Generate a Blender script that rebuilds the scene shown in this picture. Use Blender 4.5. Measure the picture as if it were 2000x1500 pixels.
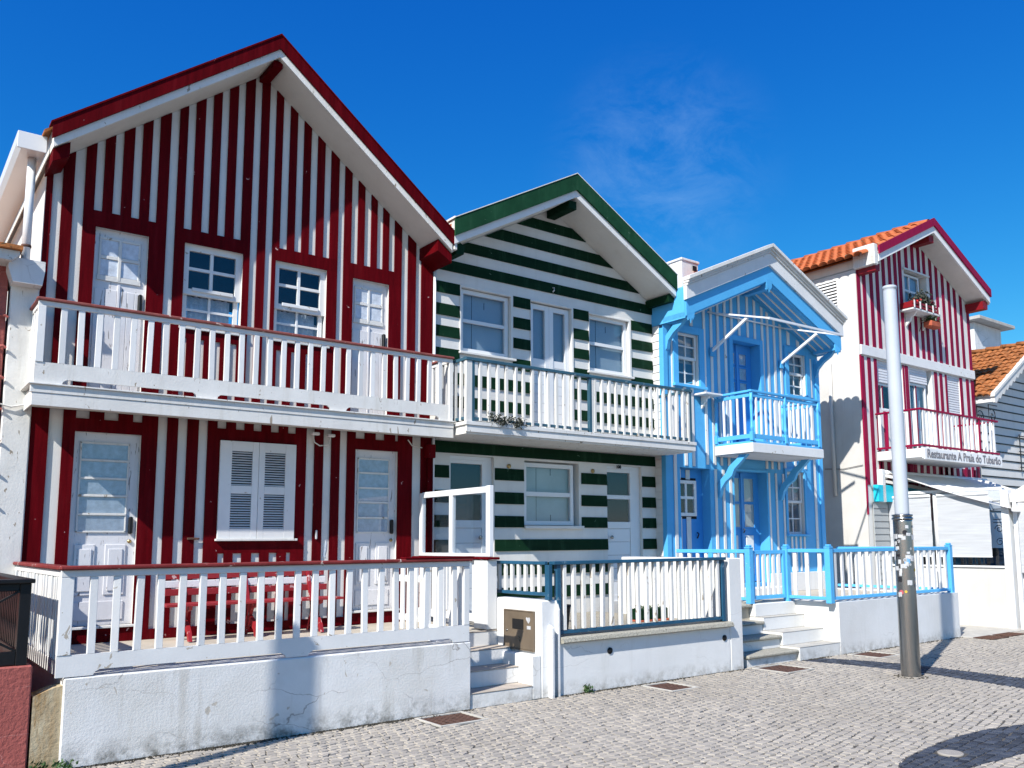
import bpy, bmesh, math, random
from mathutils import Vector, Matrix, noise as mnoise

random.seed(7)
scene = bpy.context.scene
for o in list(bpy.data.objects):
    bpy.data.objects.remove(o, do_unlink=True)
COL = scene.collection
R = math.radians

# ------------------------------------------------------------------ camera
CAM_H = 1.8
cam_d = bpy.data.cameras.new('camera'); cam = bpy.data.objects.new('camera', cam_d); COL.objects.link(cam)
yaw, pitch, roll = R(38.4356), R(7.0121), R(-0.42875)
fwd = Vector((math.sin(yaw)*math.cos(pitch), math.cos(yaw)*math.cos(pitch), math.sin(pitch)))
rgt = Vector((math.cos(yaw), -math.sin(yaw), 0)); upv = rgt.cross(fwd)
r2 = rgt*math.cos(roll)+upv*math.sin(roll); u2 = -rgt*math.sin(roll)+upv*math.cos(roll)
M = Matrix((r2, u2, -fwd)).transposed().to_4x4(); M.translation = (0, 0, CAM_H)
cam.matrix_world = M
cam_d.sensor_width = 36; cam_d.lens = 1695.8/2000*36
cam_d.shift_x = (1000-1084.88)/2000; cam_d.shift_y = (850.03-750)/2000
cam_d.clip_end = 3000; cam_d.clip_start = 0.05
scene.camera = cam
scene.render.resolution_x = 1024; scene.render.resolution_y = 768

# ------------------------------------------------------------------ sky and sun
SUN_TRAVEL = Vector((2.45, 1.0, -2.30)).normalized()
elev = math.asin(-SUN_TRAVEL.z)
to_sun = -SUN_TRAVEL
w = bpy.data.worlds.new('World'); scene.world = w; w.use_nodes = True
nt = w.node_tree; nt.nodes.clear()
out = nt.nodes.new('ShaderNodeOutputWorld'); bg = nt.nodes.new('ShaderNodeBackground')
sky = nt.nodes.new('ShaderNodeTexSky'); sky.sky_type = 'NISHITA'; sky.sun_disc = False
sky.sun_elevation = elev; sky.sun_rotation = math.atan2(to_sun.x, to_sun.y)
sky.air_density = 1.0; sky.dust_density = 0.15; sky.ozone_density = 3.0; sky.altitude = 0
# the same tone curve over the whole dome: a deep, saturated camera blue
SKY_K = 0.105
sep = nt.nodes.new('ShaderNodeSeparateColor'); com = nt.nodes.new('ShaderNodeCombineColor'); nt.links.new(sky.outputs[0], sep.inputs[0])
for i, (pw, gain) in enumerate(((2.5, 1.40), (1.26, 0.955), (0.60, 0.855))):
    m1 = nt.nodes.new('ShaderNodeMath'); m1.operation = 'MULTIPLY'; m1.inputs[1].default_value = SKY_K
    m2 = nt.nodes.new('ShaderNodeMath'); m2.operation = 'POWER'; m2.inputs[1].default_value = pw
    m3 = nt.nodes.new('ShaderNodeMath'); m3.operation = 'MULTIPLY'; m3.inputs[1].default_value = gain/SKY_K
    nt.links.new(sep.outputs[i], m1.inputs[0]); nt.links.new(m1.outputs[0], m2.inputs[0]); nt.links.new(m2.outputs[0], m3.inputs[0]); nt.links.new(m3.outputs[0], com.inputs[i])
# one soft veil of high cirrus standing in the sky over the roofs
tc = nt.nodes.new('ShaderNodeTexCoord'); mp = nt.nodes.new('ShaderNodeMapping'); mp.inputs['Scale'].default_value = (5.0, 5.0, 9.0)
mp.inputs['Rotation'].default_value = (0.3, -0.5, 0.4)
n1 = nt.nodes.new('ShaderNodeTexNoise'); n1.inputs['Scale'].default_value = 2.2; n1.inputs['Detail'].default_value = 9; n1.inputs['Roughness'].default_value = 0.68; n1.inputs['Distortion'].default_value = 0.5
cr = nt.nodes.new('ShaderNodeMapRange'); cr.inputs['From Min'].default_value = 0.40; cr.inputs['From Max'].default_value = 0.72
dist = nt.nodes.new('ShaderNodeVectorMath'); dist.operation = 'DISTANCE'; dist.inputs[1].default_value = (0.6563, 0.6386, 0.4017)
msk = nt.nodes.new('ShaderNodeMapRange'); msk.interpolation_type = 'SMOOTHSTEP'; msk.inputs['From Min'].default_value = 0.02; msk.inputs['From Max'].default_value = 0.15; msk.inputs['To Min'].default_value = 0.20; msk.inputs['To Max'].default_value = 0.0
veil = nt.nodes.new('ShaderNodeMapRange'); veil.interpolation_type = 'SMOOTHSTEP'; veil.inputs['From Min'].default_value = 0.1; veil.inputs['From Max'].default_value = 0.5; veil.inputs['To Min'].default_value = 0.0; veil.inputs['To Max'].default_value = 0.0
add = nt.nodes.new('ShaderNodeMath'); add.operation = 'ADD'; mu = nt.nodes.new('ShaderNodeMath'); mu.operation = 'MULTIPLY'
mxs = nt.nodes.new('ShaderNodeMixRGB'); mxs.inputs['Color2'].default_value = (3.6, 5.4, 7.6, 1)
nt.links.new(tc.outputs['Generated'], mp.inputs['Vector']); nt.links.new(mp.outputs[0], n1.inputs['Vector']); nt.links.new(n1.outputs['Fac'], cr.inputs['Value'])
nt.links.new(tc.outputs['Generated'], dist.inputs[0]); nt.links.new(dist.outputs['Value'], msk.inputs['Value']); nt.links.new(dist.outputs['Value'], veil.inputs['Value'])
nt.links.new(msk.outputs[0], add.inputs[0]); nt.links.new(veil.outputs[0], add.inputs[1]); nt.links.new(add.outputs[0], mu.inputs[0]); nt.links.new(cr.outputs[0], mu.inputs[1]); nt.links.new(mu.outputs[0], mxs.inputs['Fac'])
nt.links.new(com.outputs[0], mxs.inputs['Color1'])
nt.links.new(mxs.outputs[0], bg.inputs['Color']); bg.inputs['Strength'].default_value = SKY_K
nt.links.new(bg.outputs[0], out.inputs['Surface'])

sd = bpy.data.lights.new('sun', 'SUN'); sun = bpy.data.objects.new('sun', sd); COL.objects.link(sun)
sd.energy = 5.0; sd.angle = R(0.53); sd.color = (1.0, 0.955, 0.88)
sun.rotation_euler = SUN_TRAVEL.to_track_quat('-Z', 'Y').to_euler(); sun.location = (-20, -8, 20)
vs = scene.view_settings; vs.view_transform = 'Standard'; vs.look = 'None'; vs.exposure = 0.45; vs.gamma = 1; vs.use_curve_mapping = False
scene.render.engine = 'CYCLES'
cy = scene.cycles; cy.max_bounces = 4; cy.diffuse_bounces = 2; cy.glossy_bounces = 2; cy.transmission_bounces = 2; cy.transparent_max_bounces = 8; cy.caustics_reflective = False; cy.caustics_refractive = False

# ------------------------------------------------------------------ materials
def nn(t, kind, **kw):
    n = t.nodes.new(kind)
    for k, v in kw.items():
        n.inputs[k].default_value = v
    return n
MATS = {}
def mat(name, col, rough=0.6, var=0.10, vs_=2.5, bump=0.0, bs=60.0, chips=None, streak=None, grime=None, spec=0.3, metal=0.0, cracks=None, stretch=None, attr=None, bdist=0.01, stain=None, patch=None, objvar=0.0):
    m = bpy.data.materials.new(name); m.use_nodes = True; t = m.node_tree; b = t.nodes['Principled BSDF']
    b.inputs['Roughness'].default_value = rough; b.inputs['Metallic'].default_value = metal
    b.inputs['Specular IOR Level'].default_value = spec
    g = t.nodes.new('ShaderNodeNewGeometry'); pos = g.outputs['Position']
    L = t.links.new
    def noise(scale, detail=5, rough_=0.6, st=None, dist=0.0, off=(0, 0, 0)):
        n = nn(t, 'ShaderNodeTexNoise', Scale=scale, Detail=detail, Roughness=rough_, Distortion=dist)
        mpn = t.nodes.new('ShaderNodeMapping'); mpn.inputs['Scale'].default_value = st or (1, 1, 1); mpn.inputs['Location'].default_value = off
        L(pos, mpn.inputs['Vector']); L(mpn.outputs[0], n.inputs['Vector'])
        return n.outputs['Fac']
    def ramp(src, a, c, v0=0.0, v1=1.0):
        r = t.nodes.new('ShaderNodeMapRange'); r.clamp = True
        r.inputs['From Min'].default_value = a; r.inputs['From Max'].default_value = c
        r.inputs['To Min'].default_value = v0; r.inputs['To Max'].default_value = v1
        L(src, r.inputs['Value']); return r.outputs[0]
    def mix(fac, c1, c2, mode='MIX'):
        x = t.nodes.new('ShaderNodeMixRGB'); x.blend_type = mode
        if isinstance(fac, float): x.inputs[0].default_value = fac
        else: L(fac, x.inputs[0])
        for i, c in ((1, c1), (2, c2)):
            if isinstance(c, tuple): x.inputs[i].default_value = (*c, 1)
            else: L(c, x.inputs[i])
        return x.outputs[0]
    def mul(a, c):
        x = t.nodes.new('ShaderNodeMath'); x.operation = 'MULTIPLY'
        L(a, x.inputs[0])
        if isinstance(c, float): x.inputs[1].default_value = c
        else: L(c, x.inputs[1])
        return x.outputs[0]
    dark = tuple(max(0, c*(1-var)) for c in col); lite = tuple(min(0.95, c*(1+var)) for c in col)
    c = mix(ramp(noise(vs_, 4, 0.65, stretch), 0.3, 0.7), dark, lite)
    if attr:
        a = t.nodes.new('ShaderNodeAttribute'); a.attribute_name = attr[0]
        c = mix(a.outputs['Fac'], mix(1.0, c, attr[1], 'MULTIPLY'), mix(1.0, c, attr[2], 'MULTIPLY'))
    if objvar:   # boards were painted at different times
        oi = t.nodes.new('ShaderNodeObjectInfo'); c = mix(1.0, c, mix(oi.outputs['Random'], (1-objvar,)*3, (1+objvar*.6,)*3), 'MULTIPLY')
    if patch:
        c = mix(ramp(noise(patch[2], 4, 0.6, None, 0.3, (3, 7, 2)), 0.42, 0.68, 0, patch[1]), c, patch[0])
    if streak:
        f = ramp(noise(streak[2] if len(streak) > 2 else 1.0, 4, 0.7, (7, 7, 0.7)), 0.54, 0.8, 0, streak[1])
        c = mix(f, c, streak[0])
    if cracks:
        v = nn(t, 'ShaderNodeTexVoronoi', Scale=cracks[1]); v.feature = 'DISTANCE_TO_EDGE'
        mpn = t.nodes.new('ShaderNodeMapping'); mpn.inputs['Scale'].default_value = (0.7, 0.7, 2.2)
        nz = nn(t, 'ShaderNodeTexNoise', Scale=4.0, Detail=5)
        ad = t.nodes.new('ShaderNodeMixRGB'); ad.blend_type = 'ADD'; ad.inputs[0].default_value = 0.35
        L(pos, mpn.inputs[0]); L(mpn.outputs[0], ad.inputs[1]); L(pos, nz.inputs['Vector']); L(nz.outputs['Color'], ad.inputs[2]); L(ad.outputs[0], v.inputs['Vector'])
        f = mul(ramp(v.outputs['Distance'], 0.0, cracks[2], 1, 0), ramp(noise(0.9, 3, 0.5, None, 0, (4, 2, 1)), 0.5, 0.6))
        c = mix(mul(f, cracks[3]), c, cracks[0])
    if grime:   # dirt splashed up from the pavement
        sp = t.nodes.new('ShaderNodeSeparateXYZ'); L(pos, sp.inputs[0])
        f = mul(ramp(sp.outputs['Z'], grime[1], grime[2], 1, 0), ramp(noise(6, 5, 0.75), 0.42, 0.66))
        c = mix(mul(f, grime[3]), c, grime[0])
    if stain:   # one rusty stain with a shape of its own
        sp = t.nodes.new('ShaderNodeSeparateXYZ'); L(pos, sp.inputs[0])
        f = mul(ramp(sp.outputs['X'], stain[2], stain[1], 1, 0.15), ramp(noise(3, 4, 0.7, (3, 3, 0.6)), 0.36, 0.58))
        c = mix(mul(f, stain[3]), c, stain[0])
    if chips:
        f = ramp(noise(chips[2], 3, 0.6, chips[3] if len(chips) > 3 else None, 0.6), chips[1], chips[1]+0.025)
        c = mix(f, c, chips[0])
    L(c, b.inputs['Base Color'])
    if bump:
        bp = t.nodes.new('ShaderNodeBump'); bp.inputs['Strength'].default_value = bump; bp.inputs['Distance'].default_value = bdist
        L(noise(bs, 3, 0.65, stretch), bp.inputs['Height']); L(bp.outputs[0], b.inputs['Normal'])
    MATS[name] = m; return m

WHITE = (0.80, 0.80, 0.78)
mat('white_wall', (0.74, 0.73, 0.70), 0.75, 0.05, 2.0, 0.35, 70, streak=((0.55, 0.53, 0.48), 0.35), bdist=0.006, patch=((0.64, 0.62, 0.57), 0.5, 0.8))
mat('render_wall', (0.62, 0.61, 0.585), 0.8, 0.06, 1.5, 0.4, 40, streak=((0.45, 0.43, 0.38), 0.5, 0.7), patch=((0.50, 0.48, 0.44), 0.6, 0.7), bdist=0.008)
mat('white_siding', (0.70, 0.70, 0.69), 0.6, 0.05, 2.0, 0.2, 50, streak=((0.5, 0.5, 0.47), 0.4), objvar=0.08)
mat('white_paint', (0.76, 0.76, 0.75), 0.5, 0.05, 3.0, 0.15, 60, streak=((0.62, 0.60, 0.55), 0.3), chips=((0.45, 0.40, 0.33), 0.685, 9.0), objvar=0.08)
mat('white_old', (0.70, 0.69, 0.66), 0.62, 0.07, 3.0, 0.3, 45, streak=((0.50, 0.47, 0.40), 0.55), chips=((0.33, 0.28, 0.22), 0.655, 7.0, (2, 2, 0.8)), objvar=0.08)
mat('white_door', (0.72, 0.71, 0.72), 0.5, 0.05, 3.0, 0.2, 30, chips=((0.25, 0.23, 0.22), 0.64, 12.0, (2.2, 2.2, 0.35)))
mat('white_pvc', (0.76, 0.77, 0.78), 0.28, 0.02, 2.0, spec=0.45)
mat('plaster_old', (0.72, 0.72, 0.71), 0.85, 0.07, 1.6, 0.28, 45, streak=((0.42, 0.39, 0.33), 0.75, 0.8), cracks=((0.18, 0.16, 0.14), 1.3, 0.010, 0.75), grime=((0.10, 0.095, 0.075), 0.0, 0.24, 1.0), bdist=0.012, chips=((0.5, 0.46, 0.4), 0.69, 8.0), patch=((0.60, 0.58, 0.53), 0.6, 1.3))
mat('plaster', (0.76, 0.76, 0.75), 0.8, 0.04, 1.6, 0.45, 30, streak=((0.5, 0.48, 0.43), 0.35, 0.8), cracks=((0.35, 0.33, 0.3), 0.9, 0.008, 0.5), grime=((0.25, 0.23, 0.19), 0.0, 0.2, 0.8), bdist=0.006, patch=((0.66, 0.65, 0.62), 0.6, 0.9))
mat('plaster_ochre', (0.50, 0.42, 0.28), 0.9, 0.25, 3.0, 0.6, 30, streak=((0.28, 0.17, 0.06), 0.9, 1.6), cracks=((0.2, 0.17, 0.12), 3.0, 0.02, 0.8), grime=((0.14, 0.12, 0.08), 0.0, 0.3, 0.9), bdist=0.012, stain=((0.30, 0.16, 0.045), 1.36, 1.18, 1.0))
mat('red', (0.100, 0.0018, 0.0045), 0.55, 0.25, 3.0, 0.3, 55, streak=((0.17, 0.012, 0.016), 0.5, 1.1), chips=((0.52, 0.33, 0.32), 0.715, 8.0), spec=0.04, bdist=0.006, objvar=0.14, stretch=(7, 7, 0.6))
mat('red_cap', (0.20, 0.035, 0.034), 0.5, 0.22, 5.0, 0.3, 55, chips=((0.55, 0.42, 0.38), 0.64, 9.0), spec=0.08, objvar=0.08)
mat('cap_faded', (0.26, 0.085, 0.075), 0.5, 0.22, 5.0, 0.3, 55, chips=((0.55, 0.42, 0.38), 0.64, 9.0), spec=0.08, objvar=0.08)
mat('red_bench', (0.30, 0.02, 0.025), 0.4, 0.15, 4.0, 0.2, 50, chips=((0.6, 0.4, 0.38), 0.65, 10.0), spec=0.4)
mat('pink', (0.25, 0.008, 0.045), 0.45, 0.12, 3.0, 0.2, 55, spec=0.06, objvar=0.14, stretch=(7, 7, 0.6))
mat('dark_red', (0.22, 0.006, 0.012), 0.5, 0.1)
mat('green', (0.0058, 0.027, 0.0125), 0.55, 0.22, 3.0, 0.25, 55, streak=((0.05, 0.12, 0.07), 0.35, 1.5), spec=0.05, chips=((0.1, 0.17, 0.12), 0.71, 10.0), objvar=0.14, stretch=(0.5, 6, 6))
mat('green_barge_lit', (0.012, 0.052, 0.025), 0.55, 0.22, 3.0, 0.25, 55, streak=((0.05, 0.12, 0.07), 0.35, 1.5), spec=0.05, chips=((0.1, 0.17, 0.12), 0.71, 10.0), objvar=0.14)  # sunlit copy of the band green: light put into the colour
mat('blue', (0.10, 0.45, 0.82), 0.45, 0.05, 2.5, 0.15, 55, spec=0.2, objvar=0.14)
mat('blue_door', (0.05, 0.30, 0.72), 0.4, 0.05, 2.5, 0.1, 55, spec=0.4)
mat('blue_rail', (0.10, 0.45, 0.82), 0.42, 0.06, 3.0, 0.15, 55, spec=0.35, chips=((0.5, 0.55, 0.6), 0.69, 14.0), objvar=0.08)
mat('teal', (0.035, 0.10, 0.145), 0.4, 0.15, 4.0, 0.2, 50, spec=0.4, chips=((0.2, 0.25, 0.28), 0.65, 12.0))
mat('petrol', (0.015, 0.085, 0.16), 0.4, 0.15, 4.0, 0.2, 50, spec=0.4, chips=((0.15, 0.22, 0.28), 0.67, 12.0))
mat('salmon', (0.36, 0.10, 0.085), 0.85, 0.10, 2.0, 0.5, 30, cracks=((0.55, 0.25, 0.22), 1.2, 0.008, 0.7), streak=((0.25, 0.07, 0.06), 0.3), grime=((0.12, 0.06, 0.05), 0, 0.15, 0.7), bdist=0.02)
mat('soffit', (0.70, 0.68, 0.63), 0.8, 0.05, 2.0, 0.25, 60, streak=((0.5, 0.46, 0.4), 0.3))
mat('black_paint', (0.006, 0.006, 0.007), 0.45, 0.3, 5.0, 0.2, 50, spec=0.35)
mat('iron', (0.008, 0.008, 0.010), 0.4, 0.3, 5.0, spec=0.4)
mat('dark_inside', (0.012, 0.014, 0.020), 0.8, 0.2)  # near-black for backing sheets, darkness of unlit rooms put into the colour
mat('curtain', (0.58, 0.64, 0.72), 0.9, 0.18, 14.0, 0.3, 40)
mat('lace', (0.75, 0.77, 0.80), 0.9, 0.05)
mat('shade_panel', (0.40, 0.48, 0.54), 0.55, 0.06, 2.0)
mat('shade_light', (0.55, 0.60, 0.58), 0.55, 0.10, 2.0)
mat('roller', (0.66, 0.67, 0.70), 0.5, 0.03)
mat('granite', (0.38, 0.36, 0.30), 0.9, 0.35, 55.0, 0.9, 60, chips=((0.12, 0.11, 0.09), 0.62, 50.0), bdist=0.012)
mat('concrete', (0.46, 0.44, 0.40), 0.9, 0.14, 4.0, 0.5, 60, streak=((0.3, 0.28, 0.24), 0.3), bdist=0.008)
mat('tread', (0.44, 0.38, 0.32), 0.9, 0.18, 5.0, 0.6, 50, chips=((0.25, 0.21, 0.18), 0.68, 10.0), bdist=0.008)
mat('floor_tile', (0.50, 0.45, 0.37), 0.7, 0.14, 3.0, 0.2, 40)
mat('gravel_floor', (0.36, 0.33, 0.27), 0.95, 0.5, 60.0, 0.9, 70, bdist=0.015)
mat('limestone', (0.385, 0.352, 0.308), 0.8, 0.10, 9.0, 0.25, 45, attr=('tone', (0.84, 0.84, 0.85), (1.14, 1.12, 1.09)), bdist=0.008, patch=((0.29, 0.255, 0.21), 0.45, 0.5))
mat('basalt', (0.042, 0.050, 0.068), 0.75, 0.2, 9.0, 0.5, 45, attr=('tone', (0.6, 0.6, 0.62), (1.5, 1.5, 1.5)), bdist=0.008)
mat('far_paving', (0.30, 0.285, 0.26), 0.9, 0.2, 8.0)
mat('sand', (0.085, 0.078, 0.068), 0.95, 0.35, 5.0, 0.7, 40, bdist=0.01)
mat('steel', (0.37, 0.365, 0.35), 0.25, 0.08, 4.0, 0.10, 40, metal=1.0, stretch=(6, 6, 0.4))
mat('pole_paint', (0.47, 0.51, 0.57), 0.4, 0.04, 3.0, spec=0.4)
mat('box_brown', (0.15, 0.115, 0.08), 0.35, 0.12, 3.0, spec=0.4)
mat('rust', (0.10, 0.052, 0.038), 0.85, 0.35, 14.0, 0.5, 60)
mat('tile', (0.46, 0.125, 0.045), 0.8, 0.25, 5.0, 0.4, 50, chips=((0.3, 0.2, 0.12), 0.66, 6.0), objvar=0.08)
mat('tile_old', (0.34, 0.125, 0.04), 0.9, 0.4, 5.0, 0.5, 50, chips=((0.10, 0.06, 0.03), 0.62, 7.0), objvar=0.1)
mat('blind', (0.50, 0.515, 0.54), 0.8, 0.10, 2.0, 0.4, 22, stretch=(0.7, 0.7, 16), bdist=0.006)
mat('canvas', (0.74, 0.72, 0.68), 0.85, 0.05, 3.0, 0.15, 60)
mat('grey_siding', (0.36, 0.38, 0.39), 0.6, 0.05)
mat('turquoise', (0.02, 0.55, 0.72), 0.5, 0.05)
mat('lettering', (0.20, 0.19, 0.20), 0.5, 0.1)
mat('leaf', (0.05, 0.10, 0.03), 0.6, 0.5, 20.0)
mat('leaf_dark', (0.045, 0.052, 0.04), 0.7, 0.6, 25.0)
mat('flower_red', (0.5, 0.02, 0.03), 0.6, 0.3, 20.0)
mat('terracotta', (0.42, 0.10, 0.05), 0.75, 0.15)
mat('moss', (0.05, 0.045, 0.035), 0.95, 0.5, 20.0)
mat('brass', (0.45, 0.32, 0.14), 0.35, 0.1, metal=0.8)
mat('rubber', (0.01, 0.01, 0.011), 0.6, 0.2)
mat('sticker_white', (0.50, 0.51, 0.53), 0.5, 0.25, 22.0)
mat('sticker_black', (0.02, 0.02, 0.025), 0.45, 0.2)
mat('sticker_blue', (0.15, 0.35, 0.60), 0.45, 0.2)
mat('sticker_yellow', (0.60, 0.40, 0.05), 0.45, 0.2)
mat('sticker_red', (0.45, 0.10, 0.12), 0.45, 0.2)
# glass: thin clear pane that reflects at its surface and lets the rest through (same from both faces)
gm = bpy.data.materials.new('glass'); gm.use_nodes = True; t = gm.node_tree; t.nodes.clear()
mo = t.nodes.new('ShaderNodeOutputMaterial'); mx = t.nodes.new('ShaderNodeMixShader'); ge = t.nodes.new('ShaderNodeNewGeometry')
dt = t.nodes.new('ShaderNodeVectorMath'); dt.operation = 'DOT_PRODUCT'; t.links.new(ge.outputs['Incoming'], dt.inputs[0]); t.links.new(ge.outputs['Normal'], dt.inputs[1])
def mth(op, a, b=None):
    n = t.nodes.new('ShaderNodeMath'); n.operation = op
    for i, q in ((0, a), (1, b)):
        if q is None: continue
        if isinstance(q, (int, float)): n.inputs[i].default_value = q
        else: t.links.new(q, n.inputs[i])
    return n.outputs[0]
sch = mth('ADD', mth('MULTIPLY', mth('POWER', mth('SUBTRACT', 1.0, mth('ABSOLUTE', dt.outputs['Value'])), 5.0), 0.95), 0.05)
tr = t.nodes.new('ShaderNodeBsdfTransparent'); tr.inputs[0].default_value = (0.90, 0.93, 0.95, 1); gl = t.nodes.new('ShaderNodeBsdfGlossy'); gl.inputs['Roughness'].default_value = 0.02
t.links.new(sch, mx.inputs[0]); t.links.new(tr.outputs[0], mx.inputs[1]); t.links.new(gl.outputs[0], mx.inputs[2]); t.links.new(mx.outputs[0], mo.inputs[0])
MATS['glass'] = gm

# ------------------------------------------------------------------ mesh helpers
WL = {}
CACHE = {}
def link(name, me, m, parent, org, shared=False):
    o = bpy.data.objects.new(name, me); COL.objects.link(o)
    org = Vector(org); WL[o.name] = org
    if parent is not None:
        o.parent = parent; o.location = org - WL[parent.name]
    else:
        o.location = org
    if m is not None:
        if not me.materials: me.materials.append(None)
        o.material_slots[0].link = 'OBJECT'; o.material_slots[0].material = MATS[m]
    return o
def root(name, label, cat, loc, group=None):
    o = bpy.data.objects.new(name, None); o.empty_display_size = 0.2; COL.objects.link(o)
    o.location = loc; WL[o.name] = Vector(loc)
    o['label'] = label; o['category'] = cat
    if group: o['group'] = group
    return o
def tag(o, label, cat, group=None):
    o['label'] = label; o['category'] = cat
    if group: o['group'] = group
    return o
def bm_box(bm, x0, x1, y0, y1, z0, z1, bev=0.0):
    r = bmesh.ops.create_cube(bm, size=1.0)
    vs_ = r['verts']
    bmesh.ops.scale(bm, vec=(x1-x0, y1-y0, z1-z0), verts=vs_)
    bmesh.ops.translate(bm, vec=((x0+x1)/2, (y0+y1)/2, (z0+z1)/2), verts=vs_)
    if bev > 0:
        es = list({e for v in vs_ for e in v.link_edges})
        bmesh.ops.bevel(bm, geom=es, offset=min(bev, 0.3*min(x1-x0, y1-y0, z1-z0)), segments=1, affect='EDGES')
def to_mesh(bm, name, smooth=False):
    bmesh.ops.recalc_face_normals(bm, faces=bm.faces[:])
    me = bpy.data.meshes.new(name); bm.to_mesh(me); bm.free()
    if smooth:
        me.polygons.foreach_set('use_smooth', [True]*len(me.polygons))
    return me
def box(name, m, x0, x1, y0, y1, z0, z1, parent=None, bev=0.004):
    if x1 < x0: x0, x1 = x1, x0
    if y1 < y0: y0, y1 = y1, y0
    if z1 < z0: z0, z1 = z1, z0
    k = ('b', round(x1-x0, 3), round(y1-y0, 3), round(z1-z0, 3), bev)
    me = CACHE.get(k)
    if me is None:
        bm = bmesh.new(); bm_box(bm, -(x1-x0)/2, (x1-x0)/2, -(y1-y0)/2, (y1-y0)/2, 0, z1-z0, bev)
        me = to_mesh(bm, name); CACHE[k] = me
    o = link(name, me, m, parent, ((x0+x1)/2, (y0+y1)/2, z0))
    if name in STICKS: o.rotation_euler = (RJ.gauss(0, .0045), RJ.gauss(0, .0055), RJ.gauss(0, .05))
    return o
STICKS = {'baluster', 'picket', 'side_baluster', 'slat'}; RJ = random.Random(11)
def multi(name, m, boxes, parent=None, bev=0.003):
    ox = min(b[0] for b in boxes); oy = min(b[2] for b in boxes); oz = min(b[4] for b in boxes)
    bm = bmesh.new()
    for b in boxes:
        bm_box(bm, b[0]-ox, b[1]-ox, b[2]-oy, b[3]-oy, b[4]-oz, b[5]-oz, bev)
    return link(name, to_mesh(bm, name), m, parent, (ox, oy, oz))
def prism(name, m, pts, a0, a1, parent=None, axis='y', bev=0.0):
    """pts: (x,z) swept along y; axis x: (y,z) swept along x; axis z: (x,y) swept along z"""
    def P(p, a):
        return {'y': (p[0], a, p[1]), 'x': (a, p[0], p[1]), 'z': (p[0], p[1], a)}[axis]
    org = Vector(P(pts[0], a0)); bm = bmesh.new()
    v0 = [bm.verts.new(Vector(P(p, a0))-org) for p in pts]; v1 = [bm.verts.new(Vector(P(p, a1))-org) for p in pts]
    f0 = bm.faces.new(v0); f1 = bm.faces.new(v1[::-1]); n = len(pts)
    for i in range(n):
        bm.faces.new((v0[i], v1[i], v1[(i+1) % n], v0[(i+1) % n]))
    if n > 4:
        bm.normal_update(); bmesh.ops.triangulate(bm, faces=[f0, f1], ngon_method='EAR_CLIP')
    return link(name, to_mesh(bm, name), m, parent, org)
def tube(name, m, pts, r, parent=None, seg=8):
    pts = [Vector(p) for p in pts]; org = pts[0].copy(); bm = bmesh.new(); rings = []
    rr = r if isinstance(r, (list, tuple)) else [r]*len(pts)
    up = Vector((0, 0, 1))
    for i, p in enumerate(pts):
        d = (pts[min(i+1, len(pts)-1)]-pts[max(i-1, 0)]).normalized()
        a = d.cross(up)
        if a.length < 1e-3: a = d.cross(Vector((1, 0, 0)))
        a.normalize(); b_ = d.cross(a).normalized()
        rings.append([bm.verts.new(p-org+(a*math.cos(2*math.pi*k/seg)+b_*math.sin(2*math.pi*k/seg))*rr[i]) for k in range(seg)])
    for i in range(len(rings)-1):
        for k in range(seg):
            bm.faces.new((rings[i][k], rings[i][(k+1) % seg], rings[i+1][(k+1) % seg], rings[i+1][k]))
    bm.faces.new(rings[0][::-1]); bm.faces.new(rings[-1])
    return link(name, to_mesh(bm, name, seg >= 8), m, parent, org)
def lathe(name, m, prof, cx, cy, z0, parent=None, seg=24, smooth=True):
    pf = [prof[0]]
    for (ra, za), (rb_, zb_) in zip(prof[:-1], prof[1:]):     # hold the shading straight on long runs
        if zb_-za > .25:
            pf += [(ra+(rb_-ra)*f, za+(zb_-za)*f) for f in (.01, .5, .99)]
        pf.append((rb_, zb_))
    prof = pf; bm = bmesh.new(); rings = []
    for r_, z in prof:
        rings.append([bm.verts.new((r_*math.cos(2*math.pi*k/seg), r_*math.sin(2*math.pi*k/seg), z)) for k in range(seg)])
    for i in range(len(rings)-1):
        for k in range(seg):
            bm.faces.new((rings[i][k], rings[i][(k+1) % seg], rings[i+1][(k+1) % seg], rings[i+1][k]))
    bm.faces.new(rings[0][::-1]); bm.faces.new(rings[-1])
    me = to_mesh(bm, name, smooth)
    if smooth:
        for pl_ in me.polygons:
            if len(pl_.vertices) > 4: pl_.use_smooth = False
    return link(name, me, m, parent, (cx, cy, z0))
def bar(name, m, p0, p1, wx, wy, parent=None):
    """rectangular bar between two points"""
    p0, p1 = Vector(p0), Vector(p1); d = p1-p0; L = d.length; bm = bmesh.new()
    bm_box(bm, -wx/2, wx/2, -wy/2, wy/2, 0, L, 0.002)
    q = d.to_track_quat('Z', 'Y'); bmesh.ops.transform(bm, matrix=q.to_matrix().to_4x4(), verts=bm.verts[:])
    return link(name, to_mesh(bm, name), m, parent, p0)
def vstrip(name, m, xc, ztop, zbot, s, xl, xr, y0, y1, parent):
    def zt(x): return ztop-s*abs(x-xc)
    def zb(x): return zbot-s*abs(x-xc)
    return prism(name, m, [(xl, zt(xl)), (xc, ztop), (xr, zt(xr)), (xr, zb(xr)), (xc, zbot), (xl, zb(xl))], y0, y1, parent)
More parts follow.
